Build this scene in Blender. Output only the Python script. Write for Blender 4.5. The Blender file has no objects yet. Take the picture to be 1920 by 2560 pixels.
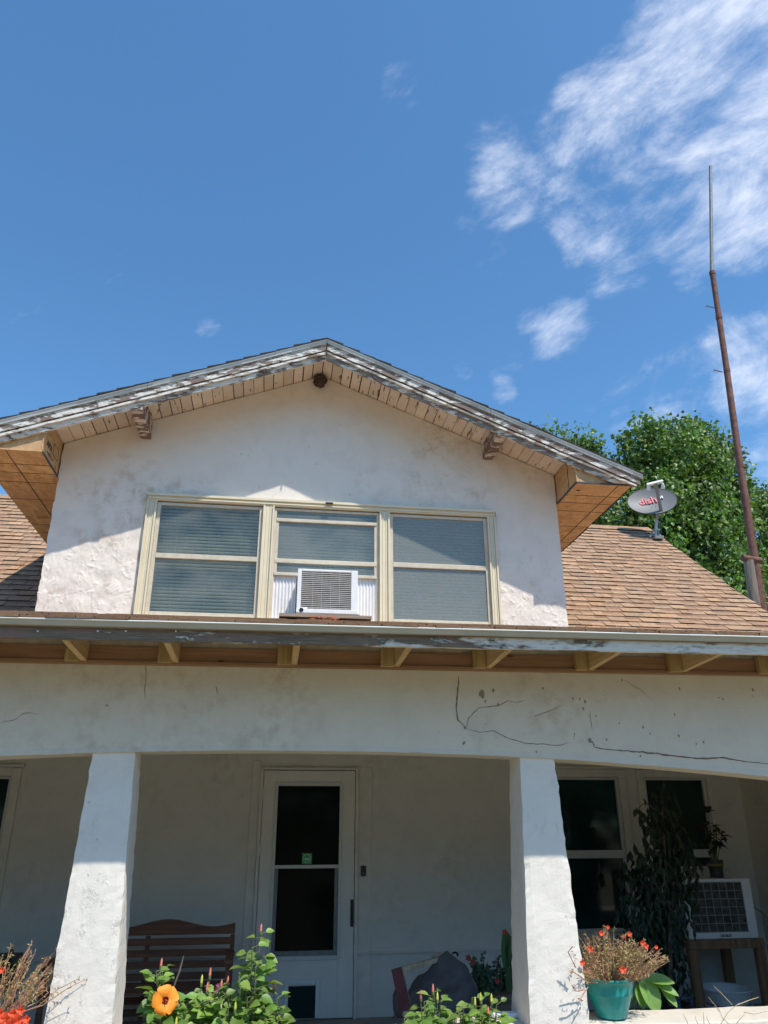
import bpy, math, random
from mathutils import Vector, Matrix, noise
C = bpy.context.scene
COL = C.collection
R = math.radians
random.seed(7)

# ---------------------------------------------------------------- camera (eye at the origin, ground at z = -1.75)
FPX = 1916.4
yaw, pit, rol = R(8.105), R(22.164), R(-0.148)
Fv = Vector((math.sin(yaw)*math.cos(pit), math.cos(yaw)*math.cos(pit), math.sin(pit)))
R0 = Vector((math.cos(yaw), -math.sin(yaw), 0)); U0 = R0.cross(Fv)
Rv = R0*math.cos(rol)+U0*math.sin(rol); Uv = -R0*math.sin(rol)+U0*math.cos(rol)
cd = bpy.data.cameras.new('camera'); cam = bpy.data.objects.new('camera', cd); COL.objects.link(cam)
cam.matrix_world = Matrix((Rv, Uv, -Fv)).transposed().to_4x4()
cd.sensor_fit = 'VERTICAL'; cd.sensor_height = 36; cd.sensor_width = 27; cd.lens = FPX/2560*36
cd.clip_start = 0.05; cd.clip_end = 3000
C.camera = cam
C.render.resolution_x, C.render.resolution_y = 768, 1024

def at(px, py, Y):
    r = (px-960)*Rv + (1280-py)*Uv + FPX*Fv
    return r*(Y/r.y)

# ---------------------------------------------------------------- sky and sun
SUN = Vector((0.62, -1.0, 1.97)).normalized()
w = bpy.data.worlds.new('World'); C.world = w; w.use_nodes = True
nt = w.node_tree; N = nt.nodes; L = nt.links
bg = N['Background']; bg.inputs[1].default_value = 0.13
sky = N.new('ShaderNodeTexSky'); sky.sky_type = 'NISHITA'; sky.sun_disc = False
sky.sun_elevation = math.asin(SUN.z); sky.sun_rotation = math.atan2(SUN.x, SUN.y)
sky.air_density = 1.0; sky.dust_density = 0.6; sky.ozone_density = 1.6; sky.altitude = 300
def mth(op, a, b=None, c=None, clamp=False, nodes=None, links=None):
    n = nodes.new('ShaderNodeMath'); n.operation = op; n.use_clamp = clamp
    for i, v in enumerate((a, b, c)):
        if v is None: continue
        if hasattr(v, 'is_output'): links.new(v, n.inputs[i])
        else: n.inputs[i].default_value = v
    return n.outputs[0]
def M_(op, a, b=None, c=None, clamp=False): return mth(op, a, b, c, clamp, N, L)
tc = N.new('ShaderNodeTexCoord')
def wdir(px, py):
    return ((px-960)*Rv + (1280-py)*Uv + FPX*Fv).normalized()
# cloud streaks: noise in a frame whose first axis follows the streaks
ax = (wdir(1920, 60)-wdir(1240, 470)).normalized(); nz = wdir(1600, 300); ay = nz.cross(ax).normalized()
def dotn(v):
    n = N.new('ShaderNodeVectorMath'); n.operation = 'DOT_PRODUCT'; L.new(tc.outputs['Generated'], n.inputs[0]); n.inputs[1].default_value = v
    return n.outputs['Value']
cx = N.new('ShaderNodeCombineXYZ')
L.new(M_('MULTIPLY', dotn(ax), 5.2), cx.inputs[0]); L.new(M_('MULTIPLY', dotn(ay), 9.5), cx.inputs[1]); L.new(M_('MULTIPLY', dotn(nz), 5.0), cx.inputs[2])
n1 = N.new('ShaderNodeTexNoise'); n1.inputs['Scale'].default_value = 1.0; n1.inputs['Detail'].default_value = 9; n1.inputs['Roughness'].default_value = 0.68; n1.inputs['Distortion'].default_value = 0.5
L.new(cx.outputs[0], n1.inputs['Vector'])
n2 = N.new('ShaderNodeTexNoise'); n2.inputs['Scale'].default_value = 3.1; n2.inputs['Detail'].default_value = 8; n2.inputs['Roughness'].default_value = 0.6
L.new(cx.outputs[0], n2.inputs['Vector'])
fb = M_('ADD', M_('MULTIPLY', n1.outputs[0], 0.62), M_('MULTIPLY', n2.outputs[0], 0.38))
# where the cloud field is: soft discs in the sky (direction, angular radius in photo pixels, strength)
mask = None
for px, py, rad, st in ((1270, 450, 150, .85), (1440, 420, 200, .75), (1560, 320, 230, .9), (1720, 230, 260, 1.0), (1880, 120, 300, 1.05), (1900, 420, 260, .95),
                        (1560, 580, 190, .72), (1840, 600, 150, .85), (1250, 660, 110, .5), (1400, 820, 110, .68), (1330, 800, 60, .55), (1260, 980, 55, .72), (1155, 925, 45, .7),
                        (1700, 1000, 190, .75), (1880, 930, 230, .95), (1900, 1160, 130, .7), (1000, 215, 80, .55), (520, 815, 55, .66), (1760, 690, 90, .55), (1170, 545, 50, .4), (1480, 560, 150, .8), (1690, 560, 150, .82), (1600, 1020, 140, .8), (1480, 1060, 90, .55), (1750, 900, 120, .8)):
    d = dotn(wdir(px, py))
    off = math.cos(math.atan(rad/FPX))
    m = N.new('ShaderNodeMapRange'); m.interpolation_type = 'SMOOTHSTEP'; m.inputs['From Min'].default_value = off; m.inputs['From Max'].default_value = 1.0
    m.inputs['To Max'].default_value = st; L.new(d, m.inputs['Value'])
    mask = m.outputs[0] if mask is None else M_('SMOOTH_MAX', mask, m.outputs[0], 0.15)
dens = M_('ADD', M_('MULTIPLY', fb, 3.6), M_('SUBTRACT', M_('MULTIPLY', mask, 1.12), 2.28))
mr = N.new('ShaderNodeMapRange'); mr.interpolation_type = 'SMOOTHSTEP'; mr.inputs['From Max'].default_value = 1.5; mr.inputs['To Max'].default_value = 0.84
L.new(dens, mr.inputs['Value'])
hs = N.new('ShaderNodeMix'); hs.data_type = 'RGBA'; hs.blend_type = 'MULTIPLY'; hs.inputs[0].default_value = 1; hs.inputs[7].default_value = (.60, .95, 1.12, 1)
L.new(sky.outputs[0], hs.inputs[6])
mx = N.new('ShaderNodeMix'); mx.data_type = 'RGBA'
L.new(mr.outputs[0], mx.inputs[0]); L.new(hs.outputs[2], mx.inputs[6]); mx.inputs[7].default_value = (6.4, 6.6, 7.2, 1)
L.new(mx.outputs[2], bg.inputs[0])

sl = bpy.data.lights.new('sun', 'SUN'); sl.energy = 3.3; sl.angle = R(0.6); sl.color = (1.0, 0.93, 0.83)
so = bpy.data.objects.new('sun', sl); so.rotation_euler = (-SUN).to_track_quat('-Z', 'Y').to_euler(); COL.objects.link(so)
C.view_settings.view_transform = 'Standard'; C.view_settings.look = 'None'; C.view_settings.gamma = 1
C.view_settings.exposure = 0.55

# ---------------------------------------------------------------- scene helpers
class MB:
    def __init__(s): s.v = []; s.f = []; s.mi = []; s.c = []
    def face(s, pts, mi=0, c=(1, 1, 1)):
        b = len(s.v); s.v += [tuple(p) for p in pts]; s.f.append(tuple(range(b, b+len(pts)))); s.mi.append(mi); s.c.append(c)
    def grid(s, rows, mi=0, c=(1, 1, 1), closed=False, skip=None):
        b = len(s.v); nr = len(rows); nc = len(rows[0])
        for r in rows: s.v += [tuple(p) for p in r]
        for i in range(nr-1):
            for j in range(nc if closed else nc-1):
                if skip and skip(i, j): continue
                k = (j+1) % nc
                s.f.append((b+i*nc+j, b+i*nc+k, b+(i+1)*nc+k, b+(i+1)*nc+j)); s.mi.append(mi); s.c.append(c)
    def hexa(s, p, mi=0, c=(1, 1, 1)):      # 8 points: bottom loop 0-3, top loop 4-7
        b = len(s.v); s.v += [tuple(q) for q in p]
        for f in ((0, 3, 2, 1), (4, 5, 6, 7), (0, 1, 5, 4), (1, 2, 6, 5), (2, 3, 7, 6), (3, 0, 4, 7)):
            s.f.append(tuple(b+i for i in f)); s.mi.append(mi); s.c.append(c)
    def box(s, x0, x1, y0, y1, z0, z1, mi=0, c=(1, 1, 1)):
        s.hexa([(x0, y0, z0), (x1, y0, z0), (x1, y1, z0), (x0, y1, z0), (x0, y0, z1), (x1, y0, z1), (x1, y1, z1), (x0, y1, z1)], mi, c)
    def bar(s, a, b, wd, th, up=(0, 0, 1), mi=0, c=(1, 1, 1)):
        a = Vector(a); b = Vector(b); d = (b-a).normalized(); u = Vector(up); sd = d.cross(u).normalized(); u = sd.cross(d).normalized()
        sd *= wd/2; u *= th/2
        s.hexa([a-sd-u, a+sd-u, b+sd-u, b-sd-u, a-sd+u, a+sd+u, b+sd+u, b-sd+u], mi, c)
    def tube(s, pts, rad, seg=8, mi=0, c=(1, 1, 1), cap=True):
        pts = [Vector(p) for p in pts]; rows = []
        rr = rad if isinstance(rad, (list, tuple)) else [rad]*len(pts)
        ref = Vector((0.31, 0.2, 0.93))
        for i, p in enumerate(pts):
            d = (pts[min(i+1, len(pts)-1)]-pts[max(i-1, 0)]).normalized()
            rf = ref if abs(d.dot(ref)) < .9 else Vector((1, 0, 0))
            a = d.cross(rf).normalized(); b = d.cross(a)
            rows.append([p+(a*math.cos(2*math.pi*k/seg)+b*math.sin(2*math.pi*k/seg))*rr[i] for k in range(seg)])
        s.grid(rows, mi, c, closed=True)
        if cap: s.face(rows[0][::-1], mi, c); s.face(rows[-1], mi, c)
    def lathe(s, cx, cy, prof, seg=28, mi=0, c=(1, 1, 1), wob=0):
        rows = [[(cx+r*math.cos(2*math.pi*k/seg), cy+r*math.sin(2*math.pi*k/seg), z+wob*noise.noise((k*.9, z*9, cx))) for k in range(seg)] for r, z in prof]
        s.grid(rows, mi, c, closed=True)
    def build(s, name, mats, parent=None, smooth=False, bevel=0):
        me = bpy.data.meshes.new(name); me.from_pydata(s.v, [], s.f)
        mats = mats if isinstance(mats, (list, tuple)) else [mats]
        for m in mats: me.materials.append(m)
        me.polygons.foreach_set('material_index', s.mi)
        if s.c:
            at_ = me.color_attributes.new('tint', 'FLOAT_COLOR', 'CORNER'); k = 0; buf = []
            for f, c in zip(s.f, s.c): buf += [c[0], c[1], c[2], 1.0]*len(f)
            at_.data.foreach_set('color', buf)
        if smooth: me.polygons.foreach_set('use_smooth', [True]*len(s.f))
        me.update()
        o = bpy.data.objects.new(name, me); COL.objects.link(o)
        if parent: o.parent = parent
        if bevel:
            b = o.modifiers.new('bevel', 'BEVEL'); b.width = bevel; b.segments = 2; b.limit_method = 'ANGLE'
        return o
def tag(o, label=None, cat=None, group=None, kind=None):
    for k, v in (('label', label), ('category', cat), ('group', group), ('kind', kind)):
        if v: o[k] = v
    return o
def empty(name, loc=(0, 0, 0)):
    o = bpy.data.objects.new(name, None); o.location = loc; COL.objects.link(o); o.empty_display_size = .1
    return o
def under(parent):                      # parts are written in world coordinates: keep them there
    bpy.context.view_layer.update()
    for o in list(COL.objects):
        if o.parent == parent and not o.get('_k'):
            o.matrix_parent_inverse = Matrix.Translation(parent.location).inverted(); o['_k'] = 1
def text(name, body, size, loc, rot, mat, parent=None, extrude=0.0006, spacing=1.0, shear=0.0, bold=0.0):
    cu = bpy.data.curves.new(name, 'FONT'); cu.body = body; cu.size = size; cu.extrude = extrude; cu.align_x = 'CENTER'; cu.align_y = 'CENTER'; cu.space_character = spacing; cu.shear = shear; cu.offset = bold
    t = bpy.data.objects.new(name, cu); COL.objects.link(t); dg = bpy.context.evaluated_depsgraph_get()
    me = bpy.data.meshes.new_from_object(t.evaluated_get(dg)); bpy.data.objects.remove(t)
    me.materials.clear(); me.materials.append(mat)
    o = bpy.data.objects.new(name, me); COL.objects.link(o); o.location = loc
    if isinstance(rot, Matrix): o.matrix_world = Matrix.Translation(loc) @ rot.to_4x4()
    else: o.rotation_euler = rot
    if parent: o.parent = parent
    return o

# ---------------------------------------------------------------- materials
class NT:
    def __init__(s, name):
        s.m = bpy.data.materials.new(name); s.m.use_nodes = True; s.n = s.m.node_tree.nodes; s.l = s.m.node_tree.links
        s.b = s.n['Principled BSDF']; s.tc = s.n.new('ShaderNodeTexCoord').outputs['Object']
    def math(s, op, a, b=None, c=None, clamp=False): return mth(op, a, b, c, clamp, s.n, s.l)
    def map(s, scale=(1, 1, 1), rot=(0, 0, 0), src=None):
        m = s.n.new('ShaderNodeMapping'); m.inputs['Scale'].default_value = scale; m.inputs['Rotation'].default_value = rot
        s.l.new(src or s.tc, m.inputs['Vector']); return m.outputs[0]
    def noise(s, sc, det=5, rough=.55, vec=None, dist=0):
        n = s.n.new('ShaderNodeTexNoise'); n.inputs['Scale'].default_value = sc; n.inputs['Detail'].default_value = det
        n.inputs['Roughness'].default_value = rough; n.inputs['Distortion'].default_value = dist; s.l.new(vec or s.tc, n.inputs['Vector']); return n.outputs[0]
    def vor(s, sc, vec=None, out='Distance', feat='F1'):
        n = s.n.new('ShaderNodeTexVoronoi'); n.feature = feat; n.inputs['Scale'].default_value = sc; s.l.new(vec or s.tc, n.inputs['Vector']); return n.outputs[out]
    def step(s, v, a, b, lo=0., hi=1.):
        m = s.n.new('ShaderNodeMapRange'); m.interpolation_type = 'SMOOTHSTEP'
        for k, x in (('From Min', a), ('From Max', b), ('To Min', lo), ('To Max', hi)): m.inputs[k].default_value = x
        s.l.new(v, m.inputs['Value']); return m.outputs[0]
    def mix(s, f, a, b, mode='MIX'):
        m = s.n.new('ShaderNodeMix'); m.data_type = 'RGBA'; m.blend_type = mode
        for i, v in ((0, f), (6, a), (7, b)):
            if hasattr(v, 'is_output'): s.l.new(v, m.inputs[i])
            else: m.inputs[i].default_value = (*v, 1) if isinstance(v, tuple) else v
        return m.outputs[2]
    def attr(s): n = s.n.new('ShaderNodeAttribute'); n.attribute_name = 'tint'; return n.outputs['Color']
    def bump(s, h, st, d=.01, prev=None):
        b = s.n.new('ShaderNodeBump'); b.inputs['Strength'].default_value = st; b.inputs['Distance'].default_value = d; s.l.new(h, b.inputs['Height'])
        if prev: s.l.new(prev, b.inputs['Normal'])
        return b.outputs[0]
    def done(s, col=None, rough=None, nrm=None, **kw):
        for k, v in (('Base Color', col), ('Roughness', rough), ('Normal', nrm)):
            if v is None: continue
            if hasattr(v, 'is_output'): s.l.new(v, s.b.inputs[k])
            else: s.b.inputs[k].default_value = (*v, 1) if isinstance(v, tuple) else v
        for k, v in kw.items(): s.b.inputs[k.replace('_', ' ')].default_value = v
        return s.m

def simple(name, col, rough=.6, var=.12, sc=30, metal=0, bumps=.15):
    t = NT(name); n = t.noise(sc, 4)
    c = t.mix(t.step(n, .3, .7), tuple(x*(1-var) for x in col), tuple(min(1, x*(1+var)) for x in col))
    return t.done(c, rough, t.bump(n, bumps, .003), Metallic=metal)

def stucco(name, base, dirt, dirt_amt=.5, rough_amt=1.0, trowel=1.0, zlim=None):
    t = NT(name)
    big = t.noise(1.3, 6, .6); mid = t.noise(5, 6, .62, dist=.6); fine = t.noise(70, 5, .6)
    c = t.mix(t.step(mid, .35, .75), base, tuple(x*.93 for x in base))
    st = t.math('MULTIPLY', t.step(big, .45, .72), t.step(t.noise(9, 7, .7), .42, .68))
    c = t.mix(t.math('MULTIPLY', st, dirt_amt), c, dirt)
    # small dark chips and scuffs
    chip = t.math('MULTIPLY', t.step(t.noise(38, 3, .5, vec=t.map((1, 1, .55))), .69, .73), t.step(t.noise(2.3, 3), .45, .65))
    c = t.mix(t.math('MULTIPLY', chip, .45), c, (.24, .19, .15))
    # trowel ridges: warped, thresholded noise
    tr2 = t.math('ABSOLUTE', t.math('SUBTRACT', t.noise(5.5, 7, .62, vec=t.map((1, 1, .75)), dist=.9), .5))
    rid = t.step(tr2, .0, .008, 1, 0)
    gate = t.step(t.noise(8.5, 3, .5, vec=t.map((1.2, 1, .8), (.3, .2, .4))), .53, .60)
    lump = t.step(t.noise(30, 6, .7, vec=t.map((1, 1, .6), (0, .5, 0))), .52, .66)
    area = t.step(t.noise(1.1, 3), .46, .60)
    h = t.math('MULTIPLY', t.math('ADD', t.math('MULTIPLY', rid, gate), t.math('MULTIPLY', t.math('MULTIPLY', lump, gate), .9)), t.math('ADD', t.math('MULTIPLY', area, trowel*.85), trowel*.15))
    if zlim:
        sx = t.n.new('ShaderNodeSeparateXYZ'); t.l.new(t.tc, sx.inputs[0])
        h = t.math('MULTIPLY', h, t.step(t.math('ADD', sx.outputs[2], t.math('MULTIPLY', big, .8)), zlim+.5, zlim, .12, 1))
    nb = t.bump(h, .55 if zlim else .42, .010 if zlim else .006)
    nb = t.bump(fine, .32*rough_amt, .0025, nb)
    nb = t.bump(mid, .5, .012, nb)
    return t.done(c, .93, nb)
m_dormer = stucco('dormer_stucco', (.84, .77, .69), (.46, .34, .24), .75, 1.3, 1.2, 2.2)
m_beam = stucco('beam_stucco', (.75, .70, .59), (.44, .36, .25), .55, .9, .8)
m_col = stucco('column_stucco', (.84, .80, .73), (.55, .46, .36), .22, 1.0, 1.6)
m_porch = stucco('porch_stucco', (.74, .72, .665), (.48, .43, .36), .55, .4, .15)
m_cap = stucco('cap_concrete', (.66, .61, .53), (.34, .28, .22), .7, 1.0, .6)
m_crack = simple('crack', (.22, .16, .115), .95)
m_chip = simple('chip', (.30, .26, .21), .95)
m_grout = simple('caulk_grey', (.42, .41, .37), .9, .25, 60)

def peel(name, ang, paint=(.76, .74, .69), wood=(.13, .085, .07), wood2=(.29, .23, .19), thr=.5, alongscale=7, xgrad=0.0, sand=.12, ny=20):
    t = NT(name)
    v = t.map((alongscale, ny, ny), (0, ang, 0))
    a = t.noise(1.0, 8, .66, vec=v, dist=.35)
    g = a
    if xgrad:
        sx = t.n.new('ShaderNodeSeparateXYZ'); t.l.new(t.tc, sx.inputs[0]); g = t.math('ADD', a, t.math('MULTIPLY', sx.outputs[0], xgrad))
    pm = t.step(g, thr-.012, thr+.012)                      # 1 = paint left
    edge = t.step(g, thr+.012, thr+.05, 1, 0)
    gr = t.noise(6, 8, .7, vec=t.map((1.2, 60, 60), (0, ang, 0)))
    wc = t.mix(t.step(gr, .3, .7), wood, wood2)
    wc = t.mix(t.step(t.noise(1.1, 4, vec=v), .55, .62), wc, (.24, .15, .12))
    pc = t.mix(t.step(t.noise(5, 5, vec=v), .45, .75), paint, (.60, .50, .42))
    pc = t.mix(sand, pc, t.mix(t.step(t.noise(30, 4), .4, .7), paint, (.47, .36, .28)))
    c = t.mix(pm, wc, pc)
    nb = t.bump(gr, .35, .003); nb = t.bump(t.math('ADD', pm, t.math('MULTIPLY', edge, t.math('MULTIPLY', pm, .8))), .9, .006, nb)
    return t.done(c, .8, nb)
SL = math.atan(.405)
m_rake = {-1: peel('peeling_rake_left', SL, thr=.48), 1: peel('peeling_rake_right', -SL, thr=.51)}
m_rake2 = {-1: peel('peeling_trim_left', SL, thr=.43, alongscale=6), 1: peel('peeling_trim_right', -SL, thr=.50, alongscale=5, wood2=(.34, .31, .28), wood=(.19, .165, .15))}
m_fascia = peel('peeling_fascia', 0, paint=(.74, .74, .68), wood=(.085, .06, .04), wood2=(.30, .235, .17), thr=.56, alongscale=3.0, xgrad=.075, sand=.05, ny=13)
m_tail = peel('peeling_beam_end', R(90), paint=(.68, .62, .55), wood=(.13, .075, .06), wood2=(.24, .15, .12), thr=.50, alongscale=6, ny=13)
def beadmat():
    t = NT('soffit_paint')
    a = t.noise(40, 5, .6, vec=t.map((1, .16, 1)))
    big = t.noise(1.5, 2)
    thr = t.step(t.math('ADD', a, t.math('MULTIPLY', big, .22)), .735, .75)
    c = t.mix(t.step(t.noise(4, 4), .3, .7), (.80, .715, .62), (.70, .61, .51))
    c = t.mix(thr, c, (.16, .10, .08))
    c = t.mix(1.0, c, t.attr(), 'MULTIPLY')
    return t.done(c, .75, t.bump(thr, .4, .003))
m_bead = beadmat()
m_gap = simple('dark_gap', (.03, .025, .02), .95)

def osb():
    t = NT('strand_board')
    v1 = t.map((14, 5, 9), (.1, .2, .5)); v2 = t.map((6, 16, 9), (.3, .1, -.4))
    a = t.vor(2.2, v1, 'Color'); b = t.vor(2.0, v2, 'Color')
    sa = t.n.new('ShaderNodeSeparateColor'); t.l.new(a, sa.inputs[0]); sb = t.n.new('ShaderNodeSeparateColor'); t.l.new(b, sb.inputs[0])
    k = t.math('ADD', t.math('MULTIPLY', sa.outputs[0], .6), t.math('MULTIPLY', sb.outputs[0], .4))
    c = t.mix(t.step(k, .1, .9), (.50, .30, .14), (.72, .48, .24))
    c = t.mix(t.step(t.noise(22, 5, .7, vec=t.map((1, .4, 1))), .60, .66), c, (.32, .17, .07))
    c = t.mix(t.step(t.noise(2, 3), .35, .75), c, (.56, .34, .17))
    return t.done(c, .75, t.bump(k, .35, .002))
m_osb = osb()
def lumber(name, a=(.60, .42, .22), b=(.42, .25, .12), axis=0):
    t = NT(name); sc = [30, 30, 30]; sc[axis] = 1.2
    g = t.noise(1.0, 7, .65, vec=t.map(tuple(sc)), dist=1.2)
    c = t.mix(t.step(g, .35, .65), a, b)
    c = t.mix(t.step(t.vor(1.3, t.map((2.2, 2.2, 6))), .04, .09, 1, 0), c, (.14, .07, .035))
    return t.done(c, .7, t.bump(g, .2, .002))
m_pineX = lumber('new_pine_ledger', (.38, .22, .125), (.28, .155, .08), 0)
m_pineY = lumber('new_pine_lookout', (.66, .47, .24), (.52, .33, .15), 1)
m_pineZ = lumber('treated_pine_block', (.50, .37, .17), (.38, .26, .11), 2)
m_oldwood = lumber('weathered_board', (.33, .26, .20), (.20, .14, .10), 0)
m_standwood = lumber('stand_wood', (.30, .17, .09), (.17, .09, .05), 2)
m_bench = lumber('bench_wood', (.21, .09, .05), (.13, .055, .035), 0)
m_edgeblue = simple('board_edge_paint', (.06, .065, .09), .7)
m_ink = simple('stamp_ink', (.05, .05, .05), .8)

def shingle(name, a=(.51, .33, .20), b=(.39, .245, .15), gscale=1.0):
    t = NT(name)
    g = t.noise(230*gscale, 3, .7)
    c = t.mix(t.step(t.noise(26, 4), .35, .7), a, b)
    c = t.mix(1.0, c, t.attr(), 'MULTIPLY')
    c = t.mix(t.step(g, .35, .65, 0, .75), c, t.mix(1.0, c, (.62, .60, .58), 'MULTIPLY'))
    c = t.mix(t.math('MULTIPLY', t.step(t.noise(.8, 4), .5, .75), .2), c, (.28, .2, .16))
    return t.done(c, .92, t.bump(g, .5, .002))
m_shin = shingle('shingle')
m_shin_dark = simple('shingle_felt_edge', (.035, .03, .028), .95)

m_tan = simple('tan_vinyl', (.74, .655, .47), .45, .04, 8, bumps=.05)
m_sash = simple('tan_sash', (.60, .53, .41), .5, .08, 20, bumps=.05)
m_whitem = simple('white_metal', (.80, .80, .80), .4, .04, 12, bumps=.03)
m_gutter = simple('drip_edge_shaded_face', (.47, .48, .42), .42, .08, 3, bumps=.05)  # face tilts down: its shade is put into this darker tone
m_gutlip = simple('drip_edge_lip', (.80, .82, .80), .4, .05, 5, bumps=.02)
m_drip = simple('grey_drip_metal', (.50, .51, .50), .4, .1, 4, bumps=.04)
m_blind = simple('blind_slat', (.64, .62, .53), .6, .06, 5, bumps=0)
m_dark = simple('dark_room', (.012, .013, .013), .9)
m_black = simple('black_plastic', (.012, .012, .013), .35, .1)
def glass(name, tint=(.86, .88, .84), refl=.10, alpha=.9, rough=.02, mesh=False):
    m = bpy.data.materials.new(name); m.use_nodes = True; n = m.node_tree.nodes; l = m.node_tree.links
    n.remove(n['Principled BSDF']); out = n['Material Output']
    tr = n.new('ShaderNodeBsdfTransparent'); tr.inputs[0].default_value = (*tint, 1)
    gl = n.new('ShaderNodeBsdfGlossy'); gl.inputs['Roughness'].default_value = rough; gl.inputs[0].default_value = (.95, .95, .86, 1)
    lw = n.new('ShaderNodeLayerWeight'); lw.inputs[0].default_value = .35
    ma = mth('ADD', mth('MULTIPLY', lw.outputs['Fresnel'], .55, None, False, n, l), refl, None, True, n, l)
    s = n.new('ShaderNodeMixShader'); l.new(ma, s.inputs[0]); l.new(tr.outputs[0], s.inputs[1]); l.new(gl.outputs[0], s.inputs[2])
    last = s.outputs[0]
    if mesh:
        tc_ = n.new('ShaderNodeTexCoord'); mp = n.new('ShaderNodeMapping'); mp.inputs['Scale'].default_value = (60, 1, 230) if mesh > .3 else (3, 1, 4); l.new(tc_.outputs['Object'], mp.inputs[0])
        nz_ = n.new('ShaderNodeTexNoise'); nz_.inputs['Scale'].default_value = 1.0; nz_.inputs['Detail'].default_value = 3; l.new(mp.outputs[0], nz_.inputs['Vector'])
        df = n.new('ShaderNodeBsdfDiffuse'); df.inputs[0].default_value = (.40, .42, .39, 1)
        f = mth('ADD', mth('MULTIPLY', nz_.outputs[0], .6, None, False, n, l), mesh-.3, None, True, n, l)
        s2 = n.new('ShaderNodeMixShader'); l.new(f, s2.inputs[0]); l.new(last, s2.inputs[1]); l.new(df.outputs[0], s2.inputs[2]); last = s2.outputs[0]
    l.new(last, out.inputs[0])
    return m
m_glassL = glass('window_glass', refl=.03, mesh=.08)
m_glassR = glass('window_glass_screened', refl=.05, mesh=.36)
m_glassM = glass('window_glass_half_screened', refl=.05, mesh=.20)
def darkglass(name, col, rough=.06, spec=.35):  # opaque panes: unlit interior and dim reflections are put into the colour
    t = NT(name); n = t.noise(2.0, 4, .6)
    return t.done(t.mix(t.step(n, .35, .7), col, tuple(x*1.9 for x in col)), rough, t.bump(t.noise(1.5, 1), .04, .01), Specular_IOR_Level=spec)
m_pglass = darkglass('porch_window_glass', (.006, .024, .023))
m_dglass = darkglass('door_glass', (.005, .008, .007), .08, .05)
m_trim = simple('porch_trim', (.72, .69, .62), .6, .06, 9, bumps=.1)
m_door = simple('door_paint', (.76, .745, .69), .5, .03, 5, bumps=.05)
m_doorlite = simple('door_aluminium', (.62, .64, .62), .4, .04)

def leafmat(name, a, b, rough=.4, trans=.25, vein=False):
    t = NT(name)
    c = t.mix(t.step(t.noise(9, 3), .35, .7), a, b)
    c = t.mix(1.0, c, t.attr(), 'MULTIPLY')
    t.l.new(c, t.b.inputs['Base Color']); t.b.inputs['Roughness'].default_value = rough
    tl = t.n.new('ShaderNodeBsdfTranslucent'); t.l.new(t.mix(1.0, c, (1.1, 1.25, .5), 'MULTIPLY'), tl.inputs[0])
    ms = t.n.new('ShaderNodeMixShader'); ms.inputs[0].default_value = trans
    t.l.new(t.b.outputs[0], ms.inputs[1]); t.l.new(tl.outputs[0], ms.inputs[2]); t.l.new(ms.outputs[0], t.n['Material Output'].inputs[0])
    return t.m
m_tree = leafmat('poplar_leaf', (.11, .20, .05), (.20, .31, .08), .46, .32)
m_hib = leafmat('hibiscus_leaf', (.13, .25, .05), (.23, .38, .09), .48, .3)
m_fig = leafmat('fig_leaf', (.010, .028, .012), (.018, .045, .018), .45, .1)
m_mon = leafmat('big_leaf', (.22, .40, .10), (.30, .50, .14), .4, .3)
m_rose = leafmat('succulent_leaf', (.36, .34, .16), (.46, .30, .18), .6, .15)
m_stem_red = simple('red_stem', (.46, .26, .18), .7)
m_stem = simple('green_stem', (.14, .17, .06), .7)
m_bark = simple('bark', (.16, .13, .10), .95, .3, 12, bumps=.6)
m_orange = simple('orange_petal', (.90, .30, .02), .6, .06, 40, bumps=.05)
m_redp = simple('red_orange_petal', (.85, .10, .03), .6, .1, 40, bumps=.05)
m_shadedred = simple('shaded_red_petal', (.42, .05, .03), .7)  # darker red: porch shade on the planter flowers put into the petal colour
m_purple = simple('faded_purple_petal', (.22, .04, .14), .7)
m_pinkbud = simple('pink_bud', (.75, .22, .16), .6)
m_yel = simple('yellow_leaf', (.62, .60, .10), .6)
m_rust = simple('rusty_steel', (.16, .065, .045), .75, .35, 9, bumps=.4)
m_galv = simple('galvanised_pipe', (.20, .21, .20), .5, .2, 14)
m_teal = NT('teal_glaze'); _n = m_teal.noise(9, 4); m_teal = m_teal.done(m_teal.mix(m_teal.step(_n, .35, .7), (.01, .27, .26), (.02, .36, .33)), .28, m_teal.bump(_n, .1, .004))
m_soil = simple('soil', (.05, .035, .025), 1)
m_cloth = simple('grey_cloth', (.115, .11, .115), .95, .18, 9, bumps=.5)
m_maroon = simple('maroon_paint', (.10, .016, .02), .6, .3, 20)
m_cream = simple('worn_cream_wood', (.52, .43, .30), .7, .25, 16)
m_dish = simple('dish_grey', (.15, .155, .165), .55, .06, 5, bumps=.03)
m_dishrim = simple('dish_dark_edge', (.05, .05, .055), .6)
m_pink = simple('faded_red_ink', (.80, .22, .24), .6)
m_white = simple('white_plastic', (.78, .79, .80), .5, .03, 8, bumps=.03)
m_coil = simple('grille_dark', (.17, .165, .155), .6, .3, 30)
m_slatm = simple('grille_slat', (.55, .54, .51), .5, .1, 20)
m_pad = simple('cooler_pad', (.085, .085, .08), .95, .5, 25, bumps=.8)
m_wire = simple('wire_grid', (.36, .36, .34), .5)
m_green = simple('green_sticker', (.03, .42, .12), .5)
m_blue = simple('blue_plastic', (.02, .055, .13), .4)
m_mud = simple('mud_nest', (.07, .045, .035), 1, .4, 60, bumps=1)
m_straw = simple('dry_grass', (.60, .48, .28), .9)
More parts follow.
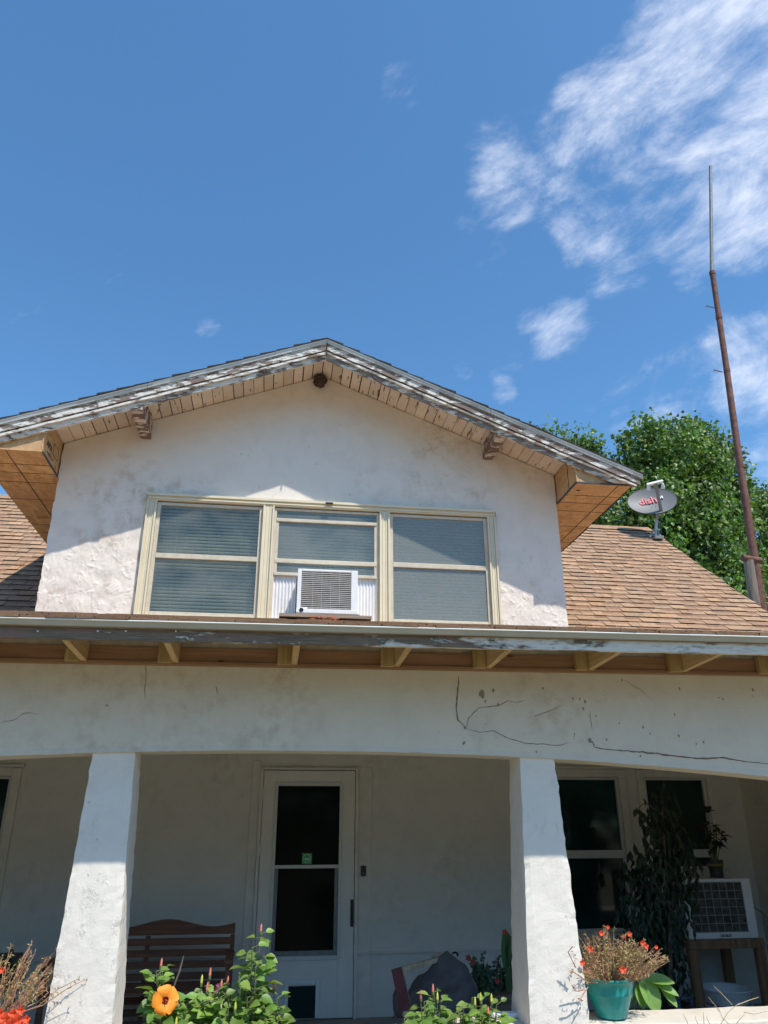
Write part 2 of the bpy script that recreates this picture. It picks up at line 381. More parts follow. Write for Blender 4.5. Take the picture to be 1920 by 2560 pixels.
def ground():
    t = NT('yard_soil'); a = t.noise(.6, 8, .6); b = t.noise(9, 6, .7)
    c = t.mix(t.step(a, .4, .6), (.27, .22, .145), (.16, .145, .075)); c = t.mix(t.step(b, .3, .7, 0, .6), c, (.32, .25, .16))
    return t.done(c, 1, t.bump(b, .6, .03))
m_ground = ground()

# ---------------------------------------------------------------- setting
g = MB(); g.face([(-900, -900, -1.75), (900, -900, -1.75), (900, 900, -1.75), (-900, 900, -1.75)]); tag(g.build('ground', m_ground), kind='structure')
g = MB(); g.box(-5.4, 5.85, 4.80, 8.0, -1.74, -1.60); tag(g.build('porch_floor', simple('porch_concrete', (.30, .29, .27), .9)), kind='structure')

# ---------------------------------------------------------------- the house
house = empty('house', (0.28, 5.0, -1.75))
tag(house, 'white stucco bungalow with deep porch, peeling rake boards and tan shingle roof', 'house')
XL, XR = -5.4, 4.95
ARCH = lambda x: .417-.015*(x-.25)**2 + (-.02 if x < -3.3 else 0)
def bd(x, z): return .006*noise.noise((x*1.3, z*1.3, 3.1)) + .003*noise.noise((x*7, z*7, 9.2))
def frange(a, b, n): return [a+(b-a)*i/n for i in range(n+1)]
YB = 4.9
b = MB()
xs = frange(XL, XR, 280)
rows = [[(x, YB+bd(x, z0)-(.006 if t == 0 else 0), z0+(.004*noise.noise((x*6, 0, 1)) if t == 0 else 0)) for x in xs for z0 in [ARCH(x)+(.985-ARCH(x))*t]] for t in frange(0, 1, 18)]
b.grid(rows)
b.grid([[(x, YB+.27, ARCH(x)+.004) for x in xs], rows[0]])
b.grid([[(x, YB+.27, .985) for x in xs], [(x, YB+.27, ARCH(x)+.004) for x in xs]])
# cracks and chips in the plaster, following its surface
def crack(pts, wmax, mi=1):
    P = [at(px, py, YB) for px, py in pts]; Q = []
    for i in range(len(P)-1):
        n = max(2, int((P[i+1]-P[i]).length/.02))
        for k in range(n): Q.append(P[i].lerp(P[i+1], k/n))
    Q.append(P[-1]); tot = len(Q)-1; up = []; dn = []
    for i, q in enumerate(Q):
        d = (Q[min(i+1, tot)]-Q[max(i-1, 0)]).normalized(); nrm = Vector((-d.z, 0, d.x))
        wv = wmax*(.35+.65*math.sin(math.pi*min(1, (i+.5)/tot))**.6)*(0.6+.8*random.random())
        q = q+nrm*noise.noise((q.x*30, q.z*30, 2))*.006
        for lst, s_ in ((up, 1), (dn, -1)):
            e = q+nrm*wv*.5*s_; lst.append((e.x, YB+bd(e.x, e.z)-.0022, e.z))
    b.grid([dn, up], mi)
for pts, wd in (([(1148, 1690), (1144, 1738), (1140, 1770), (1145, 1800), (1162, 1818)], .010), ([(1164, 1822), (1172, 1795), (1196, 1770), (1225, 1766), (1248, 1764), (1270, 1752), (1290, 1756), (1312, 1752)], .0045),
                ([(1164, 1822), (1200, 1830), (1235, 1828), (1270, 1845), (1310, 1858), (1350, 1860), (1395, 1864), (1425, 1856)], .004),
                ([(1470, 1847), (1482, 1856), (1486, 1869), (1510, 1873), (1560, 1877), (1620, 1882), (1690, 1891), (1760, 1897), (1805, 1894), (1850, 1902), (1930, 1911)], .009),
                ([(362, 1650), (367, 1690), (363, 1715), (361, 1750)], .003), ([(0, 1808), (35, 1800), (60, 1783), (100, 1785)], .003), ([(540, 1717), (544, 1735)], .004),
                ([(1437, 1832), (1434, 1850)], .004), ([(1475, 1778), (1476, 1800), (1480, 1830)], .0025), ([(1335, 1790), (1375, 1778), (1410, 1760)], .003), ([(1560, 1700), (1600, 1725), (1640, 1760)], .002)):
    crack(pts, wd)
def chips(lst):
    for px, py, r in lst:
        c0 = at(px, py, YB); n = 9; rr = r*4.9/1900*.8
        ring = []
        for k in range(n):
            a = 2*math.pi*k/n; q = rr*(.55+.7*random.random()); x = c0.x+math.cos(a)*q*.8; z = c0.z+math.sin(a)*q*1.25
            ring.append((x, YB+bd(x, z)-.0025, z))
        b.face(ring, 2)
chips([(1204, 1736, 11), (1233, 1726, 5), (1213, 1753, 4), (1244, 1762, 4), (1357, 1722, 4), (1432, 1746, 4), (1449, 1748, 4), (1462, 1754, 5), (1458, 1771, 4), (1474, 1851, 7), (1160, 1858, 5), (1163, 1818, 5),
       (1607, 1818, 4), (1696, 1840, 5), (1758, 1855, 4), (1796, 1744, 3), (1806, 1748, 4), (1882, 1725, 5), (1686, 1787, 4), (1341, 1879, 4), (267, 1763, 4), (1698, 1722, 4), (1516, 1850, 4), (1548, 1808, 3), (1625, 1834, 3), (1600, 1890, 4), (1880, 1740, 3), (1740, 1860, 3), (1490, 1790, 3), (1555, 1700, 3)])
b.build('porch_beam', [m_beam, m_crack, m_chip], house)

# tapered columns (front face, back face), with a rough hand-plastered skin
def column(cx, wt, wb, nm=0):
    b = MB(); zt = ARCH(cx)+.03; zb = -1.05; n = 44
    loops = []
    for i in range(n+1):
        t = i/n; z = zt+(zb-zt)*t; w_ = (wt+(wb-wt)*t)/2; yf = YB+.010-.06*t; yb = YB+.25+.05*t; ring = []
        m = 7
        for (x0, y0, x1, y1) in ((cx-w_, yf, cx+w_, yf), (cx+w_, yf, cx+w_, yb), (cx+w_, yb, cx-w_, yb), (cx-w_, yb, cx-w_, yf)):
            for k in range(m):
                u = k/m; x = x0+(x1-x0)*u; y = y0+(y1-y0)*u
                e = .010 if k == 0 else .0035
                nx = noise.noise((x*4+cx, y*4, z*4))*.004+noise.noise((x*25, y*25, z*22))*e*.6
                if k == 0: nx -= .004
                ring.append((x+(nx if x > cx else -nx)*(1 if abs(x-cx) > w_*.9 else .2), y+(-nx if y < YB+.1 else nx), z))
        loops.append(ring)
    b.grid(loops[::-1], closed=True)
    return b.build('column', m_col, house, smooth=False)
c1 = column(-.916, .247, .352); c2 = column(1.678, .229, .356)
column(-3.5, .25, .352); column(4.27, .229, .356)
# cracks in the left column (on its own surface)
# low walls with worn caps
def lowwall(x0, x1):
    b = MB(); n = max(4, int((x1-x0)/.05)); xs = frange(x0, x1, n)
    def p(x, y, z): return (x, y+.004*noise.noise((x*8, z*8, y)), z+.005*noise.noise((x*9, y*9, 4)))
    prof = [(4.90, -1.6), (4.90, -1.15), (4.855, -1.145), (4.845, -1.09), (4.85, -1.06), (4.87, -1.052), (5.0, -1.05), (5.18, -1.05), (5.21, -1.06), (5.21, -1.6)]
    b.grid([[p(x, y, z) for y, z in prof] for x in xs]); b.face([p(x0, y, z) for y, z in prof][::-1]); b.face([p(x1, y, z) for y, z in prof])
    return b.build('low_wall', m_cap, house)
lowwall(1.05, XR); lowwall(XL, -.70)

# porch back wall with window openings
YW = 8.0
def holed(xa, xb, za, zb, holes, fn, step=.12, amp=.004):
    xs = set(); zs = set()
    for h in holes: xs |= {h[0], h[1]}; zs |= {h[2], h[3]}
    n = max(1, round((xb-xa)/step)); m = max(1, round((zb-za)/step))
    xs |= set(frange(xa, xb, n)); zs |= set(frange(za, zb, m)); xs = sorted(xs); zs = sorted(zs)
    def inh(i, j):
        cx = (xs[j]+xs[j+1])/2; cz = (zs[i]+zs[i+1])/2
        return any(h[0] < cx < h[1] and h[2] < cz < h[3] for h in holes)
    fn.grid([[(x, 0, z) for x in xs] for z in zs], skip=inh)
    fn.v = [(x, y, z) for x, y, z in fn.v]
holes = [(2.74, 3.585, -.97, .445), (3.86, 4.55, -.43, .445), (-3.6, -2.38, -.97, .425)]
b = MB(); holed(XL, XR, -1.6, 1.0, holes, b)
b.v = [(x, YW+.004*noise.noise((x*2, z*2, 0)), z) for x, y, z in b.v]
b.face([(XL, YB+.27, -1.6), (XL, YW, -1.6), (XL, YW, .98), (XL, YB+.27, .98)]); b.face([(XR, YW, -1.6), (XR, YB+.27, -1.6), (XR, YB+.27, .98), (XR, YW, .98)])  # closed porch ends, out of view, added to keep side light out
b.box(XL, XR, YW-.03, YW-.003, -1.10, -1.085)                       # water table ledge
b.build('porch_wall', m_porch, house)
b = MB(); b.face([(XL, YB, .983), (XL, YW, .983), (XR, YW, .983), (XR, YB, .983)][::-1]); b.build('unseen_ceiling', m_porch, house)  # ceiling out of view, added to block light from above

def pwindow(x0, x1, z0, z1, rail, name='window'):
    f = MB()
    cw = .075
    f.box(x0-cw, x0-.002, YW-.03, YW+.06, z0-cw, z1+cw); f.box(x1+.002, x1+cw, YW-.03, YW+.06, z0-cw, z1+cw)
    f.box(x0-.002, x1+.002, YW-.032, YW+.06, z1, z1+cw+.004); f.box(x0-.10, x1+.10, YW-.06, YW+.06, z0-.05, z0)
    f.box(x0-cw-.02, x1+cw+.02, YW-.045, YW-.002, z1+cw+.006, z1+cw+.03)
    o = f.build('window', m_trim, house, bevel=.004)
    s = MB(); t_ = .03
    s.box(x0, x0+t_, YW+.0, YW+.05, z0, z1); s.box(x1-t_, x1, YW+.0, YW+.05, z0, z1); s.box(x0+t_, x1-t_, YW+.001, YW+.05, z1-t_*.8, z1-.001); s.box(x0+t_, x1-t_, YW+.001, YW+.05, z0+.001, z0+t_)
    s.box(x0+t_, x1-t_, YW-.004, YW+.05, rail-.037, rail+.037)
    s.build('sash', m_doorlite, o, bevel=.003)
    p = MB(); p.box(x0+.02, x1-.02, YW+.03, YW+.034, z0+.02, z1-.02); p.build('pane', m_pglass, o)
pwindow(2.74, 3.585, -.97, .445, -.282); pwindow(3.86, 4.55, -.43, .445, -.282); pwindow(-3.6, -2.38, -.97, .425, -.29)

# storm door
dfr = MB()
dfr.box(-.085, -.055, YW-.05, YW-.003, -1.60, .515); dfr.box(.845, .875, YW-.05, YW-.003, -1.60, .515); dfr.box(-.0548, .8448, YW-.051, YW-.003, .497, .52)
dfr.box(-.165, -.0855, YW-.018, YW-.002, -1.6, .58); dfr.box(.8755, 1.01, YW-.012, YW-.002, -1.6, .53)
door = dfr.build('door', m_trim, house, bevel=.003)
lf = MB(); YD = YW-.04
lf.box(-.05, .08, YD, YW-.004, -1.59, .49); lf.box(.70, .84, YD, YW-.004, -1.59, .49); lf.box(.0802, .6998, YD+.0005, YW-.004, .36, .489); lf.box(.0802, .6998, YD+.0005, YW-.004, -1.589, -1.115)
leaf_o = lf.build('door_leaf', m_door, door, bevel=.003)
fr = MB()
for (x0, x1, z0, z1) in ((.06, .092, -1.135, .385), (.69, .722, -1.135, .385), (.0925, .6895, .347, .385), (.0925, .6895, -1.135, -1.10), (.0925, .6895, -.382, -.352)): fr.box(x0, x1, YD-.014, YD+.01, z0, z1)
fr.build('door_glazing_frame', m_doorlite, door, bevel=.002)
fr = MB()
for (x0, x1, z0, z1) in ((.0935, .125, -1.098, -.384), (.655, .6885, -1.098, -.384), (.126, .654, -1.098, -1.06)): fr.box(x0, x1, YD-.006, YD+.012, z0, z1)
fr.build('door_screen_frame', simple('dull_aluminium', (.20, .22, .22), .5), door)
p = MB(); p.box(.092, .69, YD+.014, YD+.018, -1.10, .347); p.build('pane', m_dglass, door)
h = MB(); h.tube([(.822, YD-.002, -.68), (.822, YD-.045, -.70), (.822, YD-.05, -.76), (.822, YD-.045, -.83), (.822, YD-.002, -.85)], .010, 8); h.box(.808, .836, YD-.008, YD-.001, -.875, -.65); h.build('handle', m_black, door, bevel=.003)
for z in (.28, -.22): h = MB(); h.box(-.072, -.046, YW-.062, YW-.0405, z-.05, z+.05); h.build('hinge', m_door, door)
# pet door
pd = MB()
for (x0, x1, z0, z1) in ((.226, .262, -1.58, -1.285), (.504, .54, -1.58, -1.285), (.2625, .5035, -1.32, -1.285)): pd.box(x0, x1, YD-.022, YD-.001, z0, z1)
pdo = pd.build('pet_door', m_white, door, bevel=.004)
pd = MB(); pd.box(.263, .503, YD-.012, YD-.002, -1.58, -1.333); pd.build('flap', m_pglass, pdo)
pd = MB(); pd.box(.2625, .5035, YD-.018, YD-.003, -1.332, -1.321); pd.build('flap_bar', m_doorlite, pdo)
# alarm sticker on the upper pane
st = MB(); st.box(.345, .437, YD+.0105, YD+.0130, -.345, -.252); sto = st.build('sticker', m_green, door)
rg = MB(); rg.grid([[(.391+r_*math.cos(a*math.pi/16), YD+.0095, -.298+r_*math.sin(a*math.pi/16)) for a in range(33)] for r_ in (.034, .037)]); rg.build('ring', m_white, sto)
text('number', '360', .032, (.391, YD+.009, -.303), (R(90), 0, 0), m_white, sto, bold=.0006)
bl = MB(); bl.box(.905, .955, YW-.03, YW-.004, -.455, -.365); blo = bl.build('doorbell', m_black, house, bevel=.008)
bl = MB(); bl.tube([(.93, YW-.036, -.43), (.93, YW-.03, -.43)], .010, 14); bl.build('button', simple('grey_button', (.10, .10, .10), .4), blo)

# ---------------------------------------------------------------- porch eave: ledger, lookouts, fascia, drip edge
TL = .006
def zt(x, z): return z+TL*x
def xbar(b, y0, y1, za, zb): b.hexa([(XL, y0, zt(XL, za)), (XR, y0, zt(XR, za)), (XR, y1, zt(XR, za)), (XL, y1, zt(XL, za)), (XL, y0, zt(XL, zb)), (XR, y0, zt(XR, zb)), (XR, y1, zt(XR, zb)), (XL, y1, zt(XL, zb))])
b = MB(); xbar(b, 4.862, 4.90, 1.0235, 1.16); b.build('frieze_board', simple('old_frieze_paint', (.50, .45, .36), .8, .2, 12, bumps=.3), house)
b = MB(); xbar(b, 4.85, 4.893, .934, 1.022); xbar(b, 4.835, 4.893, .915, .9325)
b.build('ledger', m_pineX, house)
for px in (210, 440, 735, 990, 1218, 1470, 1700, 1920, -60, -330, 2180):
    p0 = at(px, 1660, 4.86); x = p0.x
    b = MB(); b.hexa([(x-.019, 4.36, zt(x, .945)), (x+.019, 4.36, zt(x, .945)), (x+.019, 4.85, zt(x, .925)), (x-.019, 4.85, zt(x, .925)), (x-.019, 4.36, zt(x, 1.02)), (x+.019, 4.36, zt(x, 1.02)), (x+.019, 4.85, 1.10), (x-.019, 4.85, 1.10)])
    b.build('lookout', m_pineY, house, bevel=.002)
    s_ = -1 if px < 1000 else -1
    b = MB(); b.box(x-.105, x-.0205, 4.80, 4.849, zt(x, .920), 1.06); b.build('block', m_pineZ, house, bevel=.002)
# roof deck over the porch, underside seen between the lookouts
b = MB(); b.hexa([(XL, 4.31, zt(XL, 1.005)), (XR, 4.31, zt(XR, 1.005)), (XR, 6.7, 1.625), (XL, 6.7, 1.625), (XL, 4.31, zt(XL, 1.022)), (XR, 4.31, zt(XR, 1.022)), (XR, 6.7, 1.64), (XL, 6.7, 1.64)])
b.build('roof_deck', m_oldwood, house)
fa = MB(); xs = frange(XL, XR, 230)
def fz(x, lo): return zt(x, lo+.004)+.004*noise.noise((x*9, 1, 2))+(.003*random.random())
lo_ = [fz(x, .939) for x in xs]; hi_ = [zt(x, 1.02) for x in xs]
yy = [4.32+.002*noise.noise((x*5, 0, 0)) for x in xs]
for i in range(len(xs)-1):
    x0, x1 = xs[i], xs[i+1]
    fa.hexa([(x0, yy[i], lo_[i]), (x1, yy[i+1], lo_[i+1]), (x1, 4.358, lo_[i+1]), (x0, 4.358, lo_[i]), (x0, yy[i], hi_[i]), (x1, yy[i+1], hi_[i+1]), (x1, 4.358, hi_[i+1]), (x0, 4.358, hi_[i])])
for px in (95, 245, 315, 440, 660, 735, 870):                          # old nail heads
    q = at(px, 1578, 4.318); fa.box(q.x-.004, q.x+.004, 4.312, 4.322, q.z-.004, q.z+.004, 1)
fa.build('fascia', [m_fascia, m_gutlip], house)
dr = MB()
for x0, x1, o_ in ((XL, -.70, 0), (-.71, 3.55, -.0025), (3.54, XR, 0)):
    z0 = lambda x: zt(x, 1.0435)
    pr_ = [(4.262, 0, 1), (4.261, -.005, 1), (4.272, -.007, 0), (4.288, -.030, 0), (4.29, -.032, 0), (4.318, -.032, 0)]
    for k in range(len(pr_)-1):
        (ya, za, ma), (yb, zb, mb) = pr_[k], pr_[k+1]
        dr.face([(x0, yb+o_, z0(x0)+zb), (x1, yb+o_, z0(x1)+zb), (x1, ya+o_, z0(x1)+za), (x0, ya+o_, z0(x0)+za)], ma)
    dr.face([(x0, 4.262+o_, z0(x0)), (x1, 4.262+o_, z0(x1)), (x1, 4.40, z0(x1)+.02), (x0, 4.40, z0(x0)+.02)], 1)
dr.build('drip_edge', [m_gutter, m_gutlip], house)

# ---------------------------------------------------------------- shingles
TONES = [(1.10, 1.08, 1.04), (1.0, 1.0, 1.0), (.95, .92, .89), (.86, .82, .79), (1.04, .99, .92), (1.0, .97, .97), (.91, .87, .84)]
def shingles(b, P, nrows, x0f, x1f, expo, seedx=0, thick=.007, wmin=.09, wmax=.22, skipf=None, front=1):
    """P(x, s, h): point at x, distance s up the slope, height h above the deck"""
    for r in range(nrows):
        s0 = r*expo; s1 = (r+1)*expo+.012
        a, e = x0f(s0), x1f(s0)
        x = a-random.random()*.2; up = random.random() < .5
        jit = lambda x_: .004*noise.noise((x_*3, r*1.7, seedx))
        while x < e:
            w_ = random.uniform(wmin, wmax); xa = max(x, a); xb = min(x+w_, e); x += w_; up = not up if random.random() < .8 else up
            if xb-xa < .01: continue
            if skipf and skipf((xa+xb)/2, s0): continue
            t = random.choice(TONES); k = random.uniform(.90, 1.08); c = (t[0]*k, t[1]*k, t[2]*k)
            hh = thick*(1.9 if up else 1.15)+random.random()*.0015
            sa = s0-(0 if up else -.004); g_ = .0022
            ja, jb = jit(xa), jit(xb)
            b.face([P(xa+g_, sa+ja, hh), P(xb-g_, sa+jb, hh), P(xb-g_, s1+jb, .001), P(xa+g_, s1+ja, .001)], 0, c)
            b.face([P(xa+g_, sa+ja, -.002), P(xb-g_, sa+jb, -.002), P(xb-g_, sa+jb, hh), P(xa+g_, sa+ja, hh)], front, (c[0]*.8, c[1]*.8, c[2]*.8))
            b.face([P(xa+g_, s1+ja, 0), P(xa+g_, sa+ja, -.002), P(xa+g_, sa+ja, hh)], 1, c); b.face([P(xb-g_, sa+jb, hh), P(xb-g_, sa+jb, -.002), P(xb-g_, s1+jb, 0)], 1, c)
            if not up:      # the printed shade band at the head of the recessed tabs
                sm = s0+expo*.62
                dk = (c[0]*.72, c[1]*.66, c[2]*.66); f0 = (s1-sm)/(s1-sa)
                b.face([P(xa+g_, sm+ja, hh*f0+.0012), P(xb-g_, sm+jb, hh*f0+.0012), P(xb-g_, s1+jb-.004, .0035), P(xa+g_, s1+ja-.004, .0035)], 0, dk)
MS = .80; an = math.atan(MS); YK, ZK = 6.6, 1.637
def Pm(x, s, h):
    sag = -.02*math.sin(min(1, max(0, s/3.4))*math.pi)*(1 if x > 0 else .5)
    return (x, YK+s*math.cos(an)-h*math.sin(an), ZK+s*math.sin(an)+h*math.cos(an)+sag)
EX = .1215; NR = 28
topz = NR*EX
b = MB()
b.grid([[Pm(x, s, -.004) for x in frange(XL-.1, 5.0, 60)] for s in frange(0, topz, 12)], 1)
# deck behind slope: far side
b.face([Pm(XL-.1, topz, 0), Pm(5.02, topz, 0), (5.02, 12.4, 1.4), (XL-.1, 12.4, 1.4)][::-1], 1)
shingles(b, Pm, NR, lambda s: XL-.1, lambda s: 5.01+.012*math.sin(s*9), EX, 1, skipf=lambda x, s: -1.7 < x < 2.25 and s < 1.0)
# ridge cap
x = XL-.1
while x < 4.9:
    c = random.choice(TONES); t0 = Pm(x, topz, 0); z = t0[2]; y = t0[1]
    b.face([(x, y-.13, z-.10+.016), (x+.20, y-.13, z-.10+.020), (x+.20, y, z+.020), (x, y, z+.016)], 0, c); b.face([(x, y, z+.016), (x+.20, y, z+.020), (x+.20, y+.13, z-.07), (x, y+.13, z-.07)], 0, c)
    b.face([(x+.2, y-.13, z-.11), (x+.2, y, z), (x+.2, y, z+.020), (x+.2, y-.13, z-.08)], 1); x += .143
b.build('main_roof', [m_shin, m_shin_dark], house)
# gable end wall and rake board of the main roof
b = MB(); pk = Pm(4.94, topz, 0)
for X in (4.94, XL): b.face([(X, 4.9, -1.75), (X, 12.0, -1.75), (X, 12.0, 1.4), (X, pk[1], pk[2]-.03), (X, YK, ZK-.03), (X, 4.9, 1.0)])
b.face([(XL, 12.0, -1.75), (4.94, 12.0, -1.75), (4.94, 12.0, 1.4), (XL, 12.0, 1.4)])
b.build('end_wall', m_beam, house)
sp = (1.637-1.036-.004)/(YK-4.24); ap = math.atan(sp)
def Pp(x, s, h):
    z0 = 1.0475+TL*x; k = (1.637-z0)/(YK-4.24)
    return (x, 4.258+s*math.cos(ap)-h*math.sin(ap), z0+s*math.cos(ap)*k+h*math.cos(ap)+.016*math.sin(min(1, s/2.2)*math.pi)+.002*noise.noise((x*3, s*3, 5)))
b = MB(); n_ = int(2.36/math.cos(ap)/EX)+1
b.grid([[Pp(x, s, -.003) for x in frange(XL-.1, 5.0, 40)] for s in frange(0.02, n_*EX, 6)], 1)
shingles(b, Pp, n_, lambda s: XL-.1, lambda s: 5.0, EX, 2, thick=.006, skipf=lambda x, s: -1.70 < x < 2.25 and s > 1.75, front=0)
b.build('porch_roof', [m_shin, m_shin_dark], house)

# ---------------------------------------------------------------- dormer
YF = 5.8; DXL, DXR = -1.768, 2.322; XP = .277; ZP = 3.64; DS = .405
ztop = lambda x: ZP-(DS if x > XP else .392)*abs(x-XP)
WZ0, WZ1 = 1.50, 2.425                                     # window opening
WX = [(-1.075, -.075), (-.065, .86), (.87, 1.80)]
b = MB()
ww = [(-1.10, 1.63, 1.2, 2.42)]
def sstep(v, a, b_): t = min(1, max(0, (v-a)/(b_-a))); return t*t*(3-2*t)
def relief(x, z):                       # trowel marks: short raised creases in patches, heaviest low down
    pt = sstep(noise.noise((x*1.5+3, z*1.5, 2))+(.28 if x < -.9 else .12 if x > 1.6 else 0)-max(0, z-2.1)*1.1, -.05, .35)
    if pt <= 0: return 0
    wx = x+.05*noise.noise((x*5, z*5, 8)); wz = z+.05*noise.noise((x*5, z*5, 4))
    g_ = sstep(noise.noise((wx*11, wz*11, 11)), -.02, .2)
    n1_ = noise.noise((wx*17+wz*8, wz*12-wx*5, 1)); n2_ = noise.noise((wx*26-wz*15, wz*19, 6))
    r_ = max(0, 1-abs(n1_)*5)*.0042+max(0, 1-abs(n2_)*4.5)*.0026
    st_ = sstep(noise.noise((wx*6, wz*5, 21)), .02, .09)*.0032
    return -pt*(g_*r_*.75+st_*.7+.0016*noise.noise((x*38, z*30, 5)))
def dn(x, z, e=0): return relief(x, z)+ .008*noise.noise((x*1.7, z*1.7, 0))+.005*noise.noise((x*9, z*9, 7))*(1 if z < 2.2 and x < 0 else .35)
xs = sorted(set(frange(DXL, -1.02, 80)+frange(-1.02, 1.72, 200)+frange(1.72, DXR, 64)))
zs = frange(1.30, 2.40, 116)+[2.42]
def edgej(x, z):
    if abs(x-DXL) < 1e-6: return x-.010*noise.noise((z*9, 3, 1))-.006*noise.noise((z*30, 3, 1))
    if abs(x-DXR) < 1e-6: return x+.006*noise.noise((z*9, 5, 1))
    return x
b.grid([[(edgej(x, z), YF+dn(x, z), z) for x in xs] for z in zs], skip=lambda i, j: xs[j] > -1.021 and xs[j+1] < 1.721 and zs[i+1] < 2.401)
b.grid([[(edgej(x, z), YF+dn(x, z), z) for x in xs for z in [2.42+(ztop(x)-2.42)*t]] for t in frange(0, 1, 60)])
for X, s_ in ((DXL, 1), (DXR, -1)):
    rows = [[(edgej(X, z), YF+(dn(X, z) if y == 0 else 0)+y, z) for y in frange(0, 2.6, 8)] for z in frange(1.3, 2.83, 34)]
    b.grid(rows if s_ < 0 else rows)
b.build('dormer_wall', m_dormer, house)

# grey caulk smears round the window group
b = MB()
def smear(x0, z0, x1, z1, wd):
    n = 60; a = []; c = []
    for i in range(n+1):
        t = i/n; x = x0+(x1-x0)*t; z = z0+(z1-z0)*t; q = wd*(.35+abs(noise.noise((x*7, z*7, 1)))*1.4)
        if abs(x1-x0) > abs(z1-z0): a.append((x, YF-.006+dn(x, z)*1, z-.01)); c.append((x, YF-.006+dn(x, z+q), z+q))
        else:
            s_ = 1 if x0 > 0 else -1; a.append((x-s_*.01, YF-.006+dn(x, z), z)); c.append((x+q*s_, YF-.006+dn(x+q*s_, z), z))
    b.grid([a, c] if abs(x1-x0) > abs(z1-z0) else [c, a])
smear(-1.05, 2.427, 1.75, 2.427, .026); smear(-1.062, 1.40, -1.062, 2.44, .018); smear(1.762, 1.40, 1.762, 2.44, .016)
b.build('caulk_line', m_grout, house)

# window group: fluted casing, mullions, three units
f = MB()
def vcas(x0, x1, z0, z1):
    n = 3; wv = (x1-x0)/n
    f.box(x0, x1, YF-.032, YF+.05, z0, z1)
    for k in range(1, n): f.box(x0+k*wv-.004, x0+k*wv+.004, YF-.036, YF-.0325, z0+.001, z1-.001)
    f.box(x0-.0015, x0+.012, YF-.046, YF-.0325, z0+.001, z1-.001); f.box(x1-.012, x1+.0015, YF-.046, YF-.0325, z0+.001, z1-.001)
Z0w, Z1w = 1.44, 2.432
vcas(-1.060, -.986, Z0w, Z1w-.055); vcas(-.154, -.069, Z0w, Z1w-.056); vcas(.786, .866, Z0w, Z1w-.056); vcas(1.691, 1.758, Z0w, Z1w-.055)
f.box(-1.060, 1.758, YF-.034, YF+.05, Z1w-.054, Z1w); f.box(-1.06, 1.758, YF-.048, YF-.0345, Z1w-.018, Z1w+.002); f.box(-1.059, 1.757, YF-.042, YF-.0345, Z1w-.044, Z1w-.034)
f.box(-1.06, 1.758, YF-.045, YF+.05, Z0w, Z0w+.010)
f.box(.34, .40, YF-.062, YF-.0485, Z1w-.022, Z1w-.010, 1)
win = f.build('dormer_window', [m_tan, m_black], house)
def unit(x0, x1, z0, z1, rail, gm, screenrail=True, zlow=None):
    s = MB(); t_ = .030; y0 = YF-.018
    s.box(x0, x0+t_, y0, YF+.04, z0, z1); s.box(x1-t_, x1, y0, YF+.04, z0, z1); s.box(x0+t_, x1-t_, y0+.001, YF+.04, z1-t_*.8, z1)
    s.box(x0+t_, x1-t_, y0+.001, YF+.04, z0, z0+t_); s.box(x0+t_-.002, x1-t_+.002, y0-.004, YF+.04, rail-.022, rail+.018)
    so_ = s.build('sash', m_sash, win, bevel=.003)
    p = MB(); p.box(x0+t_-.005, x1-t_+.005, y0+.012, y0+.015, z0+t_*.5, z1-t_*.5); p.build('pane', gm, win)
U = [(-.985, -.155, 1.453, 2.368), (-.068, .785, 1.453, 2.368), (.867, 1.690, 1.453, 2.368)]
# left and right double-hungs
unit(*U[0], 1.925, m_glassL); unit(*U[2], 1.930, m_glassR)
# middle: upper sash lowered, strip of glass above it, opening below for the air conditioner
s = MB(); x0, x1 = U[1][0], U[1][1]; y0 = YF-.018
s.box(x0, x0+.022, y0, YF+.04, 1.453, 2.368); s.box(x1-.022, x1, y0, YF+.04, 1.453, 2.368); s.box(x0+.022, x1-.022, y0+.001, YF+.04, 2.350, 2.368)
s.box(x0+.022, x1-.022, y0-.006, YF+.04, 2.252, 2.279); s.box(x0+.022, x1-.022, y0-.002, YF+.04, 1.905, 1.940); s.box(x0+.022, x1-.022, y0-.008, YF+.04, 1.800, 1.826)
s.box(x0+.022, x0+.042, y0+.002, YF+.04, 1.826, 2.252); s.box(x1-.042, x1-.022, y0+.002, YF+.04, 1.826, 2.252)
s.build('sash', m_sash, win, bevel=.003)
p = MB(); p.box(x0+.02, x1-.02, y0+.012, y0+.015, 1.815, 2.355); p.build('pane', m_glassM, win)
# near-black sheet: darkness of the unlit room put into its colour; then the blinds
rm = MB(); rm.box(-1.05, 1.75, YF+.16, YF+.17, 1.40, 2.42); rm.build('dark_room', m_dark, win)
def blinds(x0, x1, z0, z1, pitch, ang):
    b = MB(); z = z0; h_ = .0142
    while z < z1:
        dy = h_*math.sin(ang); dz = h_*math.cos(ang); yc = YF+.085; j = .0006*noise.noise((z*60, x0, 0))
        b.grid([[(x0, yc+dy, z-dz+j), (x1, yc+dy, z-dz-j)], [(x0, yc-.002, z-dz*.3), (x1, yc-.002, z-dz*.3)], [(x0, yc-.003, z+dz*.3), (x1, yc-.003, z+dz*.3)], [(x0, yc+.010, z+dz*.95), (x1, yc+.010, z+dz*.95)]])
        z += pitch
    for u in (.18, .5, .82): xx = x0+(x1-x0)*u; b.box(xx-.001, xx+.001, YF+.070, YF+.072, z0, z1)
    b.build('blind', m_blind, win)
blinds(-.965, -.175, 1.47, 2.37, .028, R(38)); blinds(.89, 1.67, 1.47, 2.37, .028, R(30)); blinds(-.045, .765, 1.82, 2.37, .028, R(36))

